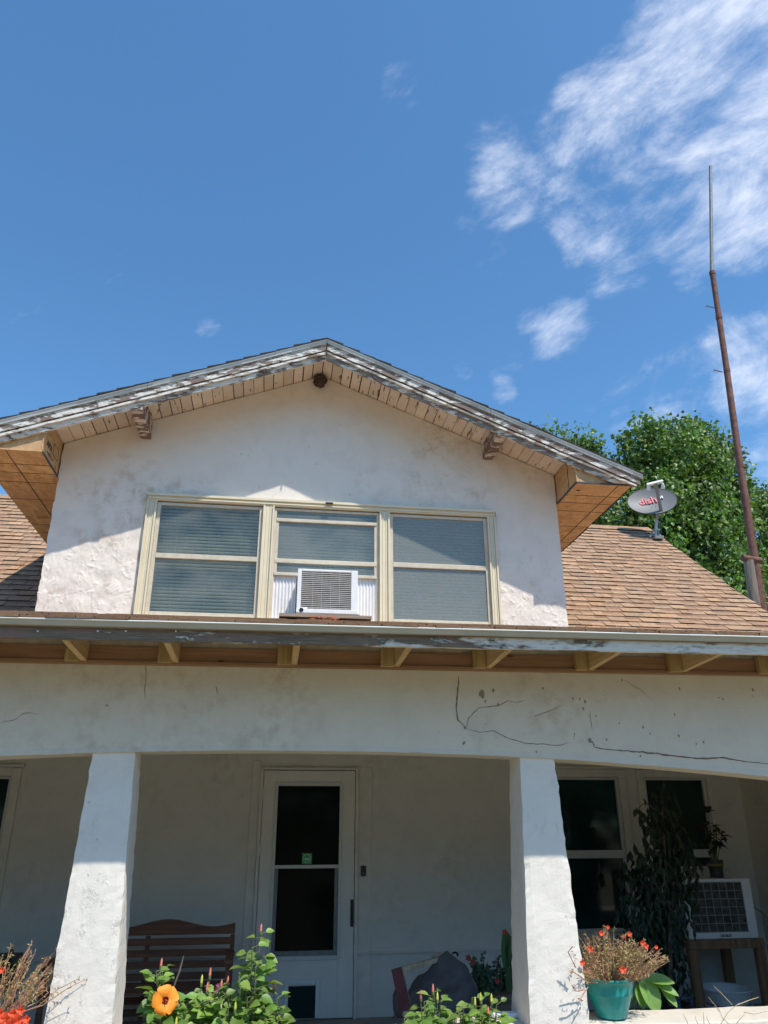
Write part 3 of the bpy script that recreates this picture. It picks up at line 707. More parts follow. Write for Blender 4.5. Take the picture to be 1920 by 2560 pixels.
# soffit of painted tongue-and-groove boards under the rakes
b = MB(); bw = .082
for s_ in (-1, 1):
    x = XP
    while True:
        xa = x; xb = x+s_*bw; lim = DXL-.01 if s_ < 0 else DXR+.01
        if (xa-lim)*s_ >= 0: break
        xb = max(xb, lim) if s_ < 0 else min(xb, lim)
        x += s_*bw; k = random.uniform(.84, 1.06); g_ = random.choice((.0018, .0025, .005, .002))*s_; dz = random.uniform(-.002, .002)
        za, zb = ztop(xa+g_)+dz+.006, ztop(xb-g_)+dz+.006
        p = [(xa+g_, 5.30, za), (xb-g_, 5.30, zb), (xb-g_, YF+.02, zb), (xa+g_, YF+.02, za)]
        if s_ < 0: p = [p[1], p[0], p[3], p[2]]
        b.hexa(p+[(q[0], q[1], q[2]+.010) for q in p], 0, (k, k*.98, k*.96))
    b.hexa([(XP, 5.30, ZP+.0175), (XP+s_*2.05, 5.30, ztop(XP+s_*2.05)+.0175), (XP+s_*2.05, YF+.02, ztop(XP+s_*2.05)+.0175), (XP, YF+.02, ZP+.0175)]+[(XP, 5.30, ZP+.0195), (XP+s_*2.05, 5.30, ztop(XP+s_*2.05)+.0195), (XP+s_*2.05, YF+.02, ztop(XP+s_*2.05)+.0195), (XP, YF+.02, ZP+.0195)], 1)
b.build('rake_soffit', [m_bead, m_gap], house)

# dormer roof slab + shingles
TIPR, TIPL = 2.86, -2.285
zr = lambda x: 3.675-(.410 if x > XP else .392)*abs(x-XP-.01)
b = MB()
for xa, xb in ((XP+.01, TIPR), (TIPL, XP+.01)):
    b.hexa([(xa, 5.285, zr(xa)-.008), (xb, 5.285, zr(xb)-.008), (xb, 9.2, zr(xb)-.008), (xa, 9.2, zr(xa)-.008), (xa, 5.285, zr(xa)), (xb, 5.285, zr(xb)), (xb, 9.2, zr(xb)), (xa, 9.2, zr(xa))], 1)
for s_, tip in ((1, TIPR), (-1, TIPL)):
    n = int(abs(tip-XP)/.132)
    for k in range(n, -1, -1):
        xa = XP+.01+s_*(k+1)*.132; xb = XP+.01+s_*k*.132
        if (xa-tip)*s_ > .03: xa = tip+s_*.02
        y = 5.274+random.uniform(-.006, .004)
        while y < 9.1:
            mark = len(b.mi)
            L_ = random.uniform(.15, .34); h1 = .010+random.random()*.006; c = random.choice(TONES)
            xa_ = xa+s_*.008*(random.random())
            b.hexa([(xa_, y, zr(xa_)), (xb, y, zr(xb)), (xb, y+L_-.004, zr(xb)), (xa_, y+L_-.004, zr(xa_)), (xa_, y, zr(xa_)+h1+.004), (xb, y, zr(xb)+.005), (xb, y+L_-.004, zr(xb)+.005), (xa_, y+L_-.004, zr(xa_)+h1+.004)], 0, c); y += L_
            for q_ in (0, 2, 3, 4, 5): b.mi[mark+q_] = 1
b.build('dormer_roof', [m_shin, m_shin_dark], house)

# rake boards: lower trim, upper board, metal drip edge
def slopebar(b, s_, x0, x1, y0, y1, t0, t1, mi=0, n=70, jit=.0, jb=.0, cut=None):
    xs = frange(x0, x1, n)
    for i in range(n):
        q = []
        for x in (xs[i], xs[i+1]):
            top = zr(x)-t0; bot = zr(x)-t1+jb*noise.noise((x*11, t1*50, s_))
            if cut is not None: bot = max(bot, cut)
            top = max(top, bot+.001); yj = y0+jit*noise.noise((x*8, t0*40, s_)); q.append((x, yj, top, bot))
        (xa, ya, ta, ba), (xb, yb, tb, bb) = q
        b.hexa([(xa, ya, ba), (xb, yb, bb), (xb, y1, bb), (xa, y1, ba), (xa, ya, ta), (xb, yb, tb), (xb, y1, tb), (xa, y1, ta)] if s_ > 0 else [(xb, yb, bb), (xa, ya, ba), (xa, y1, ba), (xb, y1, bb), (xb, yb, tb), (xa, ya, ta), (xa, y1, ta), (xb, y1, tb)], mi)
for s_, tip in ((1, 2.835), (-1, -2.30)):
    x0 = XP+.01+s_*.001
    b = MB()
    slopebar(b, s_, x0, tip, 5.325, 5.352, .03, .165, 0, jit=.003, jb=.006, cut=2.552)
    o = b.build('rake_board', m_rake2[s_], house)
    b = MB()
    slopebar(b, s_, x0, tip+s_*.01, 5.297, 5.3245, .028, .094, 0, jit=.003, jb=.006)
    b.build('rake_moulding', m_rake[s_], o)
    b = MB(); slopebar(b, s_, x0, tip-s_*.02, 5.303, 5.3245, .106, .126, 0, jit=.003, jb=.005)
    b.build('rake_bead', m_rake2[s_], o)
    b = MB(); x1 = tip+s_*.035
    for xa, xb in ((x0, x0+(x1-x0)*.52), (x0+(x1-x0)*.521, x1)):
        for (ya, ta, yb, tb, mi) in ((5.280, .000, 5.283, .009, 0), (5.283, .009, 5.290, .030, 1), (5.290, .030, 5.284, .035, 0), (5.284, .035, 5.30, .037, 1)):
            p = [(xa, yb, zr(xa)-tb), (xb, yb, zr(xb)-tb), (xb, ya, zr(xb)-ta), (xa, ya, zr(xa)-ta)]
            b.face(p if s_ > 0 else p[::-1], mi)
    b.build('rake_drip_edge', [m_gutlip, m_drip], house)
# end plumb seam at the peak
b = MB(); b.box(XP+.0095-.003, XP+.0105+.003, 5.290, 5.30, 3.52, 3.635); b.build('peak_seam', m_gap, house)

# projecting purlin ends
for px, py, nm in ((340, 1043, 'l'), (1262, 1100, 'r')):
    xc = -1.142 if nm == 'l' else 1.735; zb = 2.925 if nm == 'l' else 2.925
    b = MB(); hw = .041; rows = []
    for y in frange(5.33, YF+.02, 10):
        ring = []
        for (dx, dz) in ((-hw, 0), (0, 0), (hw, 0), (hw, .07), (hw, .15), (0, .17), (-hw, .15), (-hw, .07)):
            k = noise.noise((xc+dx*20, y*9, dz*20))*.005; ring.append((xc+dx+(k if dx > 0 else -k), y, zb+dz-(k if dz == 0 else 0)))
        rows.append(ring)
    b.grid(rows, closed=True); b.face(rows[0]); b.build('purlin_end', m_tail, house)

# boxed eaves of new strand board
for s_, xw, xo, lab in ((1, DXR+.012, 2.80, None), (-1, DXL-.012, -2.27, None)):
    b = MB(); zb = 2.545; zi = ztop(xw)-.0; zo = zr(xo)-.04
    yf = 5.356
    b.face([(xw, yf, zb), (xo, yf, zb), (xo, yf, zo), (xw, yf, zi+.012)] if s_ > 0 else [(xo, yf, zb), (xw, yf, zb), (xw, yf, zi+.012), (xo, yf, zo)])
    b.face([(xw, yf, zb), (xw, 7.7, zb), (xw, 7.7, zi+.012), (xw, yf, zi+.012)])
    b.face([(xo, yf, zb), (xo, 7.7, zb), (xo, 7.7, zo), (xo, yf, zo)])
    b.face([(xw, yf, zb), (xo, yf, zb), (xo, 7.7, zb), (xw, 7.7, zb)])
    # printed nailing lines and board joints
    xm = xw+(xo-xw)*.76 if s_ > 0 else xw+(xo-xw)*.52
    b.face([(xm-.0035, yf+.01, zb-.0015), (xm+.0035, yf+.01, zb-.0015), (xm+.0035, 7.7, zb-.0015), (xm-.0035, 7.7, zb-.0015)], 1)
    for y in (5.60, 5.76, 5.94, 6.30, 6.72, 6.90, 7.12, 7.5, 7.9):
        b.face([(xw, y-.0035, zb-.0015), (xo, y-.0035, zb-.0015), (xo, y+.0035, zb-.0015), (xw, y+.0035, zb-.0015)], 1)
    b.hexa([(xw-.003*s_, yf-.012, zb-.006), (xo, yf-.012, zb-.006), (xo, yf-.001, zb-.006), (xw-.003*s_, yf-.001, zb-.006), (xw-.003*s_, yf-.012, zb+.006), (xo, yf-.012, zb+.006), (xo, yf-.001, zb+.006), (xw-.003*s_, yf-.001, zb+.006)], 2 if s_ > 0 else 0)
    b.hexa([(xw-.008*s_, yf, zb-.006), (xw-.001*s_, yf, zb-.006), (xw-.001*s_, YF, zb-.006), (xw-.008*s_, YF, zb-.006), (xw-.008*s_, yf, zb+.010), (xw-.001*s_, yf, zb+.010), (xw-.001*s_, YF, zb+.010), (xw-.008*s_, YF, zb+.010)], 2)
    b.box(xw-.004, xw+.004, yf-.006, yf+.001, zb, zi-.02, 0)
    if s_ > 0: b.box(xw-.003, xw-.001, 5.52, 5.525, zb, zi, 1); q = (2.40, 5.50); b.face([(q[0]+.02*math.cos(a), q[1]+.012*math.sin(a), zb-.0015) for a in frange(0, 5.5, 7)], 1)
    o = b.build('boxed_eave', [m_osb, m_gap, m_edgeblue], house)
    if s_ < 0:
        text('stamp', 'APA', .075, (xw+.0035, 5.50, zb+.115), (R(90), R(0), R(90)), m_ink, o)
        text('stamp', 'RATED SHEATHING', .018, (xw+.0035, 5.55, zb+.055), (R(90), 0, R(90)), m_ink, o)
        q = MB()
        for (ya, yb_, za, zb_) in ((5.60, 5.74, .10, .103), (5.60, 5.74, .19, .193), (5.60, 5.603, .103, .19), (5.737, 5.74, .103, .19)): q.box(xw+.002, xw+.0035, ya, yb_, zb+za, zb+zb_)
        q.build('stamp_box', m_ink, o)

# ---------------------------------------------------------------- mud nest under the peak
b = MB(); rows = []
for i in range(13):
    t = i/12*math.pi; ring = []
    for k in range(20):
        a = 2*math.pi*k/20; r_ = math.sin(t)*(1+.5*noise.noise((math.cos(a)*2.2, math.sin(a)*2.2, t*2.2)))
        ring.append((.262+.058*r_*math.cos(a), 5.765+.045*r_*math.sin(a), 3.575+.062*math.cos(t)*(1+.25*noise.noise((a, t, 3)))))
    rows.append(ring)
b.grid(rows, closed=True)
tag(b.build('mud_nest', m_mud), 'small dark mud nest stuck under the gable peak', 'nest')

# ---------------------------------------------------------------- window air conditioner
ac = empty('window_air_conditioner', (.39, 5.6, 1.43)); tag(ac, 'white window air conditioner with brown-stained grille in the middle dormer window', 'air conditioner')
ax0, ax1, az0, az1, ayf = .138, .582, 1.443, 1.779, 5.52
b = MB(); b.box(ax0, ax1, ayf+.012, YF+.1, az0, az1); b.build('housing', m_whitem, ac, bevel=.006)
b = MB()
b.box(ax0-.004, ax0+.026, ayf, ayf+.0115, az0+.028, az1); b.box(ax1-.046, ax1+.004, ayf, ayf+.0115, az0+.028, az1); b.box(ax0+.0265, ax1-.0465, ayf, ayf+.0115, az1-.018, az1)
b.box(ax0-.006, ax1+.006, ayf-.006, ayf+.0115, az0-.004, az0+.0275); b.box(ax0+.0265, ax0+.075, ayf-.002, ayf+.0115, az0+.028, az0+.040)
b.build('front_frame', m_whitem, ac, bevel=.003)
b = MB(); b.box(ax0+.02, ax1-.04, ayf+.010, ayf+.0118, az0+.02, az1-.01); b.build('coil', m_coil, ac)
b = MB(); z = az0+.036
while z < az1-.02: b.box(ax0+.027, ax1-.047, ayf+.001, ayf+.007, z, z+.0045); z += .0148
for u in (.25, .4, .55, .7): xx = ax0+(ax1-ax0)*u; b.box(xx-.001, xx+.001, ayf-.0005, ayf+.0008, az0+.03, az1-.02)
b.build('grille', m_slatm, ac)
b = MB(); b.tube([(ax0+.032, ayf-.009, az0+.016), (ax0+.032, ayf-.006, az0+.016)], .016, 14); b.build('badge', m_black, ac)
for side, xa, xb in ((0, U[1][0]+.022, ax0-.006), (1, ax1+.006, U[1][1]-.022)):
    b = MB(); n = int((xb-xa)/.012); rows = [[], []]
    for i in range(n+1):
        x = xa+(xb-xa)*i/n; y = YF-.005+(.011 if i % 2 else 0)
        rows[0].append((x, y, 1.44)); rows[1].append((x, y, 1.81))
    b.grid(rows); b.build('accordion_panel', m_whitem, ac)
sb = MB(); sb.box(.01, .69, 5.50, 5.60, 1.405, 1.428); sb.box(.14, .60, 5.515, 5.70, 1.4285, 1.4395)
tag(sb.build('support_board', m_oldwood), 'weathered brown board on the shingles under the white air conditioner', 'board')
b = MB(); random.seed(3)
for k in range(26):
    c0 = Vector((.35+random.uniform(-.10, .10), 5.47+random.uniform(-.03, .015), 1.382+random.uniform(0, .018))); d = Vector((random.uniform(-1, 1), random.uniform(-.3, .3), random.uniform(-.2, .3))).normalized()*.03; e = Vector((0, .01, .012))
    b.face([c0-d, c0+e*.6, c0+d, c0-e*.4])
tag(b.build('leaf_litter', simple('rusty_litter', (.30, .10, .05), .9)), 'rusty crumbled leaf litter on the shingles below the air conditioner', 'leaf litter', kind='stuff')

# ---------------------------------------------------------------- satellite dish
dish = empty('satellite_dish', (4.95, 8.92, 3.5)); tag(dish, 'grey oval satellite dish on a short mast at the roof ridge', 'satellite dish')
fn = Vector((-.30, -.88, .36)).normalized()                                 # reflector axis, towards the viewer and up
DC = at(1630, 1252, 8.84); du = Vector((1, -.3, .04)); du = (du-fn*du.dot(fn)).normalized(); dv = fn.cross(du).normalized()
if dv.z < 0: dv = -dv
def dpt(u, v, d=0): r2 = u*u+v*v; return DC+du*u*.312+dv*v*.235+fn*(.05*r2-.05+d)
b = MB()
b.grid([[dpt(r_*math.cos(a*math.pi/20), r_*math.sin(a*math.pi/20)) for a in range(40)] for r_ in (0.001, .25, .5, .7, .85, .95, 1)], closed=True)
b.grid([[dpt(r_*math.cos(a*math.pi/20), r_*math.sin(a*math.pi/20), -.012) for a in range(40)] for r_ in (0.001, .5, 1)], closed=True)
b.grid([[dpt(r_*math.cos(a*math.pi/20), r_*math.sin(a*math.pi/20), d_) for a in range(40)] for r_, d_ in ((1, .002), (1.025, .004), (1.03, -.012), (1, -.016))], 1, closed=True)
b.build('reflector', [m_dish, m_dishrim], dish, smooth=True)
def rotm(u, v, n_): return Matrix((u, v, n_)).transposed()
ur = (du*.985+dv*.12).normalized(); vr = fn.cross(ur).normalized()
text('lettering', 'dish', .150, DC+du*-.045+dv*.035+fn*-.034, rotm(ur, vr, fn), m_pink, dish, extrude=.004, bold=.002)
text('lettering', 'H', .06, DC+du*.135+dv*.065+fn*-.022, rotm(ur, vr, fn), m_white, dish, extrude=.004, bold=.003)
for u, v in ((-.05, -.35), (.12, -.28)): q = dpt(u, v, .002); b = MB(); b.tube([q, q+fn*.004], .006, 8); b.build('bolt', m_dishrim, dish)
foot = at(1640, 1341, 8.90)
b = MB(); b.tube([foot, foot+Vector((.03, -.0, .18)), foot+Vector((.07, -.0, .32)), DC-fn*.06+dv*-.12], [.021, .021, .019, .019], 10); b.build('mast', simple('pale_grey_paint', (.48, .48, .46), .5), dish)
b = MB(); b.tube([foot+Vector((.05, -.03, .0)), foot+Vector((.075, -.03, .18)), foot+Vector((.10, -.03, .30)), DC-fn*.03+dv*-.2+du*.06, at(1655, 1284, 8.80)], .006, 6); b.build('cable', m_black, dish)
b = MB(); b.box(foot.x-.06, foot.x+.06, foot.y-.09, foot.y+.05, foot.z-.06, foot.z-.02); b.bar(foot+Vector((-.1, -.02, -.02)), foot+Vector((-.01, 0, .10)), .02, .02); b.bar(foot+Vector((.04, -.05, -.03)), foot+Vector((.02, 0, .10)), .03, .02); b.build('mounting_foot', m_galv, dish)
LN = at(1638, 1208, 8.60)
a0 = at(1655, 1284, 8.80)
b = MB(); b.bar(a0-Vector((0, 0, .03)), a0+(LN-a0)*.82+Vector((0, 0, 0)), .035, .045, up=fn); b.bar(a0+(LN-a0)*.80, LN, .045, .05, up=fn); b.build('feed_arm', simple('arm_grey', (.24, .235, .22), .5), dish, bevel=.006)
b = MB(); b.bar(LN-du*.11-Vector((0, 0, .015)), LN+du*.10+Vector((0, 0, .015)), .045, .035, up=dv); lo = b.build('receiver', m_white, dish, bevel=.008)
for s_ in (-1, 1):
    b = MB(); c0 = LN+du*.09*s_-dv*.02; b.tube([c0, c0-fn*.04-dv*.02, c0-fn*.06-dv*.03], [.014, .025, .027], 14); b.build('feed_horn', m_white, lo)

# ---------------------------------------------------------------- rusty mast and cut post beyond the roof
mast = empty('pipe_mast', (6.45, 9.5, -1.75)); tag(mast, 'tall rusty steel pipe mast bent near its top, standing beyond the right roof edge', 'pipe mast')
A0 = at(1906, 1525, 9.5); A1 = at(1781, 683, 9.5); A2 = at(1776, 415, 9.5)
foot = Vector((A0.x-(A1.x-A0.x)/(A1.z-A0.z)*(A0.z+1.75), 9.5, -1.75)); mid = A0.lerp(A1, .75)+Vector((.03, 0, 0))
b = MB(); b.tube([foot, A0, A0.lerp(A1, .4)+Vector((-.015, 0, 0)), A0.lerp(A1, .7)+Vector((.0, 0, 0)), A1], [.062, .060, .052, .046, .043], 14); b.build('lower_pipe', m_rust, mast, smooth=True)
b = MB(); b.tube([A1-Vector((0, 0, .08)), A1+Vector((0, 0, .06)), A1.lerp(A2, .12)+Vector((-.01, 0, 0)), A2], [.033, .031, .028, .026], 12); b.build('upper_pipe', m_galv, mast, smooth=True)
for t in (.0, .155, .33, .62, .80): q = A0.lerp(A1, 1-t); d = (A1-A0).normalized(); b = MB(); b.tube([q-d*.03, q+d*.03], .050 if t < .5 else .057, 14); b.build('coupling', m_rust, mast)
for px, py in ((1787, 770), (1806, 930), (1838, 1100)):
    q = at(px, py, 9.46); b = MB(); b.tube([q, q+Vector((-.10, -.02, .0)), q+Vector((-.15, -.02, .015)), q+Vector((-.16, -.02, -.015))], .008, 6); b.build('step_hook', m_rust, mast)
post = empty('cut_post', (6.25, 9.25, -1.75)); tag(post, 'old grey-brown wooden post with a rusty pipe across its top, left of the tall mast', 'post')
B0 = at(1888, 1520, 9.25); B1 = at(1872, 1402, 9.25); pf = Vector((B0.x-(B1.x-B0.x)/(B1.z-B0.z)*(B0.z+1.75), 9.25, -1.75))
b = MB(); b.tube([pf, B0, B0.lerp(B1, .5), B1], [.085, .072, .070, .066], 14); b.build('timber', lumber('grey_timber', (.26, .21, .17), (.12, .09, .07), 2), post, smooth=True)
b = MB(); b.tube([B1+Vector((-.09, -.02, .03)), B1+Vector((.18, 0, .01))], .045, 14, cap=False); b.tube([B1+Vector((-.10, -.02, .03)), B1+Vector((-.06, -.02, .03))], .050, 14); b.tube([B1+Vector((.09, .0, .04)), B1+Vector((.07, .02, -.6))], .02, 8); b.build('cross_pipe', m_rust, post)

# ---------------------------------------------------------------- trees
def leafq(b, p, d, n_, L_, W_, c, fold=.25, mi=0):
    d = d.normalized(); sd = d.cross(n_)
    if sd.length < 1e-4: sd = d.orthogonal()
    sd.normalize(); up = sd.cross(d).normalized()
    a = p; m = p+d*L_*.45; t = p+d*L_-up*L_*.12
    l_ = m+sd*W_*.5+up*W_*fold*.5; r_ = m-sd*W_*.5+up*W_*fold*.5
    b.face([a, m, t, l_], mi, c); b.face([a, r_, t, m], mi, c)
def rv(s=1): 
    while True:
        v = Vector((random.uniform(-1, 1), random.uniform(-1, 1), random.uniform(-1, 1)))
        if .05 < v.length < 1: return v*s
def tree(name, label, base, blobs, nleaf, lsize, trunk_r, seed, group=None, mat=None):
    random.seed(seed); t = empty(name, base); tag(t, label, 'tree', group)
    tb = MB(); B_ = Vector(base); cz = min(bl[2] for bl in blobs); top = Vector((sum(bl[0] for bl in blobs)/len(blobs), sum(bl[1] for bl in blobs)/len(blobs), cz))
    trunk = [B_, B_.lerp(top, .35)+Vector((.1, 0, 0)), B_.lerp(top, .7)-Vector((.08, 0, 0)), top]
    tb.tube(trunk, [trunk_r, trunk_r*.8, trunk_r*.65, trunk_r*.5], 10)
    cb = MB(); vols = [bl[3]**2 for bl in blobs]; tot = sum(vols)
    for bl, vv in zip(blobs, vols):
        c0 = Vector(bl[:3]); r = bl[3]; zs_ = bl[4] if len(bl) > 4 else 1
        st = trunk[2].lerp(trunk[3], random.random()); tb.tube([st, st.lerp(c0, .5)+rv(.15), c0+rv(r*.3)], [trunk_r*.3, trunk_r*.2, trunk_r*.06], 6)
        n = int(nleaf*vv/tot); ncl = max(8, int(n/38))
        for k in range(ncl):
            v = rv(); v = v.normalized()*(v.length**.45); pc = c0+Vector((v.x*r, v.y*r, v.z*r*zs_))
            pc += Vector((noise.noise(pc*.9), noise.noise(pc*.9+Vector((5, 0, 0))), noise.noise(pc*.9+Vector((0, 7, 0)))))*r*.30
            out = (pc-c0).normalized(); cr = random.uniform(.16, .38)*(lsize/.1)
            tb.tube([pc-out*cr*2.2-Vector((0, 0, .2)), pc+out*cr*.3], [.012, .004], 4, cap=False)
            shade = random.uniform(.5, 1.3); yel = random.uniform(.9, 1.2)
            for j in range(38):
                p = pc+rv(cr)+out*cr*.5*random.random()
                nn = (out*.6+Vector((0, 0, .6))+rv(.9)).normalized(); d = (rv()+Vector((0, 0, -.5))).normalized()
                k2 = shade*random.uniform(.75, 1.25)
                leafq(cb, p, d, nn, lsize*random.uniform(.7, 1.3), lsize*random.uniform(.65, 1.1), (k2*yel, k2, k2*.9), .35)
    tb.build('trunk', m_bark, t); cb.build('crown', mat or m_tree, t); under(t); return t
def blob(px, py, Y, rpx, zs=1): p = at(px, py, Y); return (p.x, p.y, p.z, rpx*p.length/1950, zs)
# poplars behind the house
left_blobs = [blob(1400, 1136, 19.5, 48), blob(1450, 1124, 19.3, 32), blob(1350, 1146, 19.5, 50), blob(1290, 1196, 19.5, 75), blob(1500, 1171, 19.4, 18), blob(1440, 1186, 19.6, 55), blob(1250, 1286, 19.6, 90), blob(1400, 1256, 19.8, 80)]
tree('poplar_tree', 'green poplar with its top just above the dormer roof edge', (left_blobs[3][0], 19.6, -1.75), left_blobs, 15000, .125, .22, 21, 'trees beyond the house')
big = [blob(1625, 1111, 18, 55), blob(1705, 1106, 18, 55), blob(1765, 1136, 18, 45), blob(1628, 1171, 18, 48), blob(1700, 1176, 17.6, 95), blob(1790, 1191, 18, 55), blob(1612, 1246, 17.6, 58), blob(1560, 1326, 17.4, 80), blob(1690, 1286, 17.2, 110), blob(1790, 1286, 17.8, 75),
       blob(1750, 1376, 17.2, 100), blob(1620, 1396, 17.2, 110), blob(1510, 1366, 17.4, 55), blob(1830, 1436, 17.5, 60), blob(1760, 1506, 17.3, 90), blob(1640, 1506, 17.3, 110), blob(1850, 1546, 17.3, 70), blob(1480, 1276, 17.8, 50)]
tree('poplar_tree', 'big dense green poplar behind the satellite dish', (big[4][0], 18, -1.75), big, 42000, .135, .34, 5, 'trees beyond the house')
rb = [blob(1895, 1276, 21, 45), blob(1930, 1356, 21, 70), blob(1870, 1386, 21, 45), blob(1960, 1266, 21, 60), blob(1900, 1476, 21, 55), blob(1950, 1546, 21, 90), blob(2040, 1406, 21, 110), blob(1850, 1241, 21, 22)]
tree('poplar_tree', 'small-leaved green tree cut by the right picture edge behind the mast', (rb[1][0]+.4, 21, -1.75), rb, 15000, .12, .25, 9, 'trees beyond the house')

# ---------------------------------------------------------------- porch furniture
random.seed(11)
bench = empty('porch_bench', (-.8, 7.5, -1.6)); tag(bench, 'dark brown slatted wooden bench with a wavy top rail left of the door', 'bench')
bx0, bx1 = -1.62, -.222; byf = 7.42
b = MB(); n = 48; prev = None
def topz(x):
    u = (x-bx0)/(bx1-bx0); 
    return -.765+ (.030*math.cos((u-.60)*2*math.pi/.55) if u > .30 else .030*math.cos((.30-.60)*2*math.pi/.55)-(.30-u)*.12)
for i in range(n):
    xa = bx0+(bx1-bx0)*i/n; xb = bx0+(bx1-bx0)*(i+1)/n
    b.hexa([(xa, byf, -.85), (xb, byf, -.85), (xb, byf+.03, -.85), (xa, byf+.03, -.85), (xa, byf, topz(xa)), (xb, byf, topz(xb)), (xb, byf+.03, topz(xb)), (xa, byf+.03, topz(xa))])
b.build('top_rail', m_bench, bench)
for k in range(8):
    z = -.875-k*.083; b = MB(); b.box(bx0, bx1-.03, byf+.003, byf+.022, z-.052, z); b.build('back_slat', m_bench, bench, bevel=.003)
for x in (bx0, bx1-.035, -.95):
    b = MB(); b.box(x, x+.035, byf+.024, byf+.06, -1.6, -.86); b.build('post', m_bench, bench)
for k in range(5):
    b = MB(); b.box(bx0, bx1, 6.95+k*.09, 7.02+k*.09, -1.20, -1.18); b.build('seat_slat', m_bench, bench)
for x in (bx0, bx1-.04):
    b = MB(); b.box(x, x+.04, 6.93, 6.97, -1.6, -1.0); b.build('leg', m_bench, bench)
    b = MB(); b.box(x-.01, x+.05, 6.90, 7.42, -1.0, -.975); b.build('armrest', m_bench, bench)

# evaporative cooler on a timber stand
cool = empty('evaporative_cooler', (4.08, 7.25, -.95)); tag(cool, 'white box cooler with a wire grid front on a brown timber stand', 'cooler')
qx0, qx1, qz0, qz1, qy = 3.752, 4.415, -.950, -.470, 7.25
b = MB(); b.box(qx0, qx1, qy+.02, YW-.07, qz0, qz1); b.build('housing', m_white, cool, bevel=.006)
b = MB()
b.box(qx0, qx0+.05, qy, qy+.0195, qz0, qz1); b.box(qx1-.085, qx1, qy, qy+.0195, qz0, qz1); b.box(qx0+.0505, qx1-.0855, qy, qy+.0195, qz1-.025, qz1); b.box(qx0+.0505, qx1-.0855, qy, qy+.0195, qz0, qz0+.048)
b.build('front_frame', m_white, cool, bevel=.003)
b = MB(); b.box(qx0+.04, qx1-.075, qy+.017, qy+.0205, qz0+.04, qz1-.02); b.build('pad', m_pad, cool)
b = MB(); n = 6
for i in range(8): x = qx0+.055+i*(qx1-.09-qx0-.055)/7; b.box(x-.0022, x+.0022, qy+.002, qy+.006, qz0+.05, qz1-.027)
for i in range(7): z = qz0+.053+i*(qz1-.032-qz0-.053)/6; b.box(qx0+.052, qx1-.087, qy+.0065, qy+.0105, z-.0022, z+.0022)
b.build('wire_grid', m_wire, cool)
text('badge', 'CROSLEY', .026, ((qx0+qx1)/2+.02, qy-.001, qz0+.022), (R(90), 0, 0), m_black, cool, bold=.0012)
stand = empty('timber_stand', (4.08, 7.5, -1.6)); tag(stand, 'brown timber stand carrying the white cooler', 'stand')
b = MB(); b.box(qx0-.03, qx1+.03, qy-.03, qy+.01, qz0-.075, qz0-.004); b.box(qx0-.03, qx0+.01, qy+.011, YW-.1, qz0-.07, qz0-.004); b.box(qx1-.01, qx1+.03, qy+.011, YW-.1, qz0-.07, qz0-.004); b.build('rail', m_standwood, stand, bevel=.003)
for x, y in ((qx0-.03, qy-.025), (qx1-.055, qy-.025), (qx0-.03, YW-.2), (qx1-.055, YW-.2)):
    b = MB(); b.box(x, x+.085, y, y+.06, -1.60, qz0-.0755); b.build('leg', m_standwood, stand, bevel=.003)
b = MB(); b.tube([(4.43, 7.6, -.66), (4.52, 7.5, -.70), (4.70, 7.55, -.80), (4.95, 7.8, -.93)], .006, 6)
tag(b.build('power_cord', m_galv), 'thin grey cord leaving the right side of the white cooler', 'cord')

# plant pot on the cooler with two dark cup-shaped blooms
pp = empty('potted_bamboo', (4.12, 7.4, qz1)); tag(pp, 'dark pot with upright stems and cup-shaped dark blooms on top of the cooler', 'potted plant')
b = MB(); pc = at(1795, 2190, 7.4); px_, py_ = pc.x, 7.42; z0 = qz1+.002
b.lathe(px_, py_, [(.001, z0), (.062, z0), (.060, z0+.06), (.072, z0+.10), (.076, z0+.15), (.066, z0+.15), (.06, z0+.13), (.001, z0+.13)], 20); b.build('pot', simple('dark_glazed_pot', (.03, .035, .035), .5), pp)
b = MB(); b.lathe(px_, py_, [(.0735, z0+.098), (.0775, z0+.112), (.0765, z0+.118)], 20); b.build('pot_band', simple('ochre_band', (.22, .17, .05), .7), pp)
b = MB(); sb_ = MB()
for (dx, hh, wx) in ((-.03, .34, -.06), (0, .45, -.005), (.02, .30, .06), (.035, .26, .11), (-.015, .26, -.02), (.01, .33, .03)):
    s0 = Vector((px_+dx*.7, py_, z0+.13)); s1 = Vector((px_+wx, py_-.02, z0+.13+hh)); sb_.tube([s0, s0.lerp(s1, .5)+Vector((.0, 0, 0)), s1], .005, 5)
    for k in range(9):
        q = s0.lerp(s1, random.uniform(.45, 1)); dd = Vector((random.uniform(-1, 1)+(.4 if wx > 0 else 0), random.uniform(-1, .5), random.uniform(-.9, .3)))
        leafq(b, q, dd, Vector((0, -.4, 1)), random.uniform(.07, .12), .045, (1, 1, 1))
sb_.build('stems', m_stem, pp); b.build('leaves', m_fig, pp)
for dx, hh in ((-.005, .47), (-.095, .31)):
    b = MB(); cxx = px_+dx; zz = z0+.13+hh; b.lathe(cxx, py_-.02, [(.004, zz-.04), (.022, zz-.03), (.036, zz), (.042, zz+.02), (.03, zz+.012), (.001, zz)], 12, wob=.006); b.build('bloom', simple('dark_bloom', (.03, .01, .015), .8), pp)

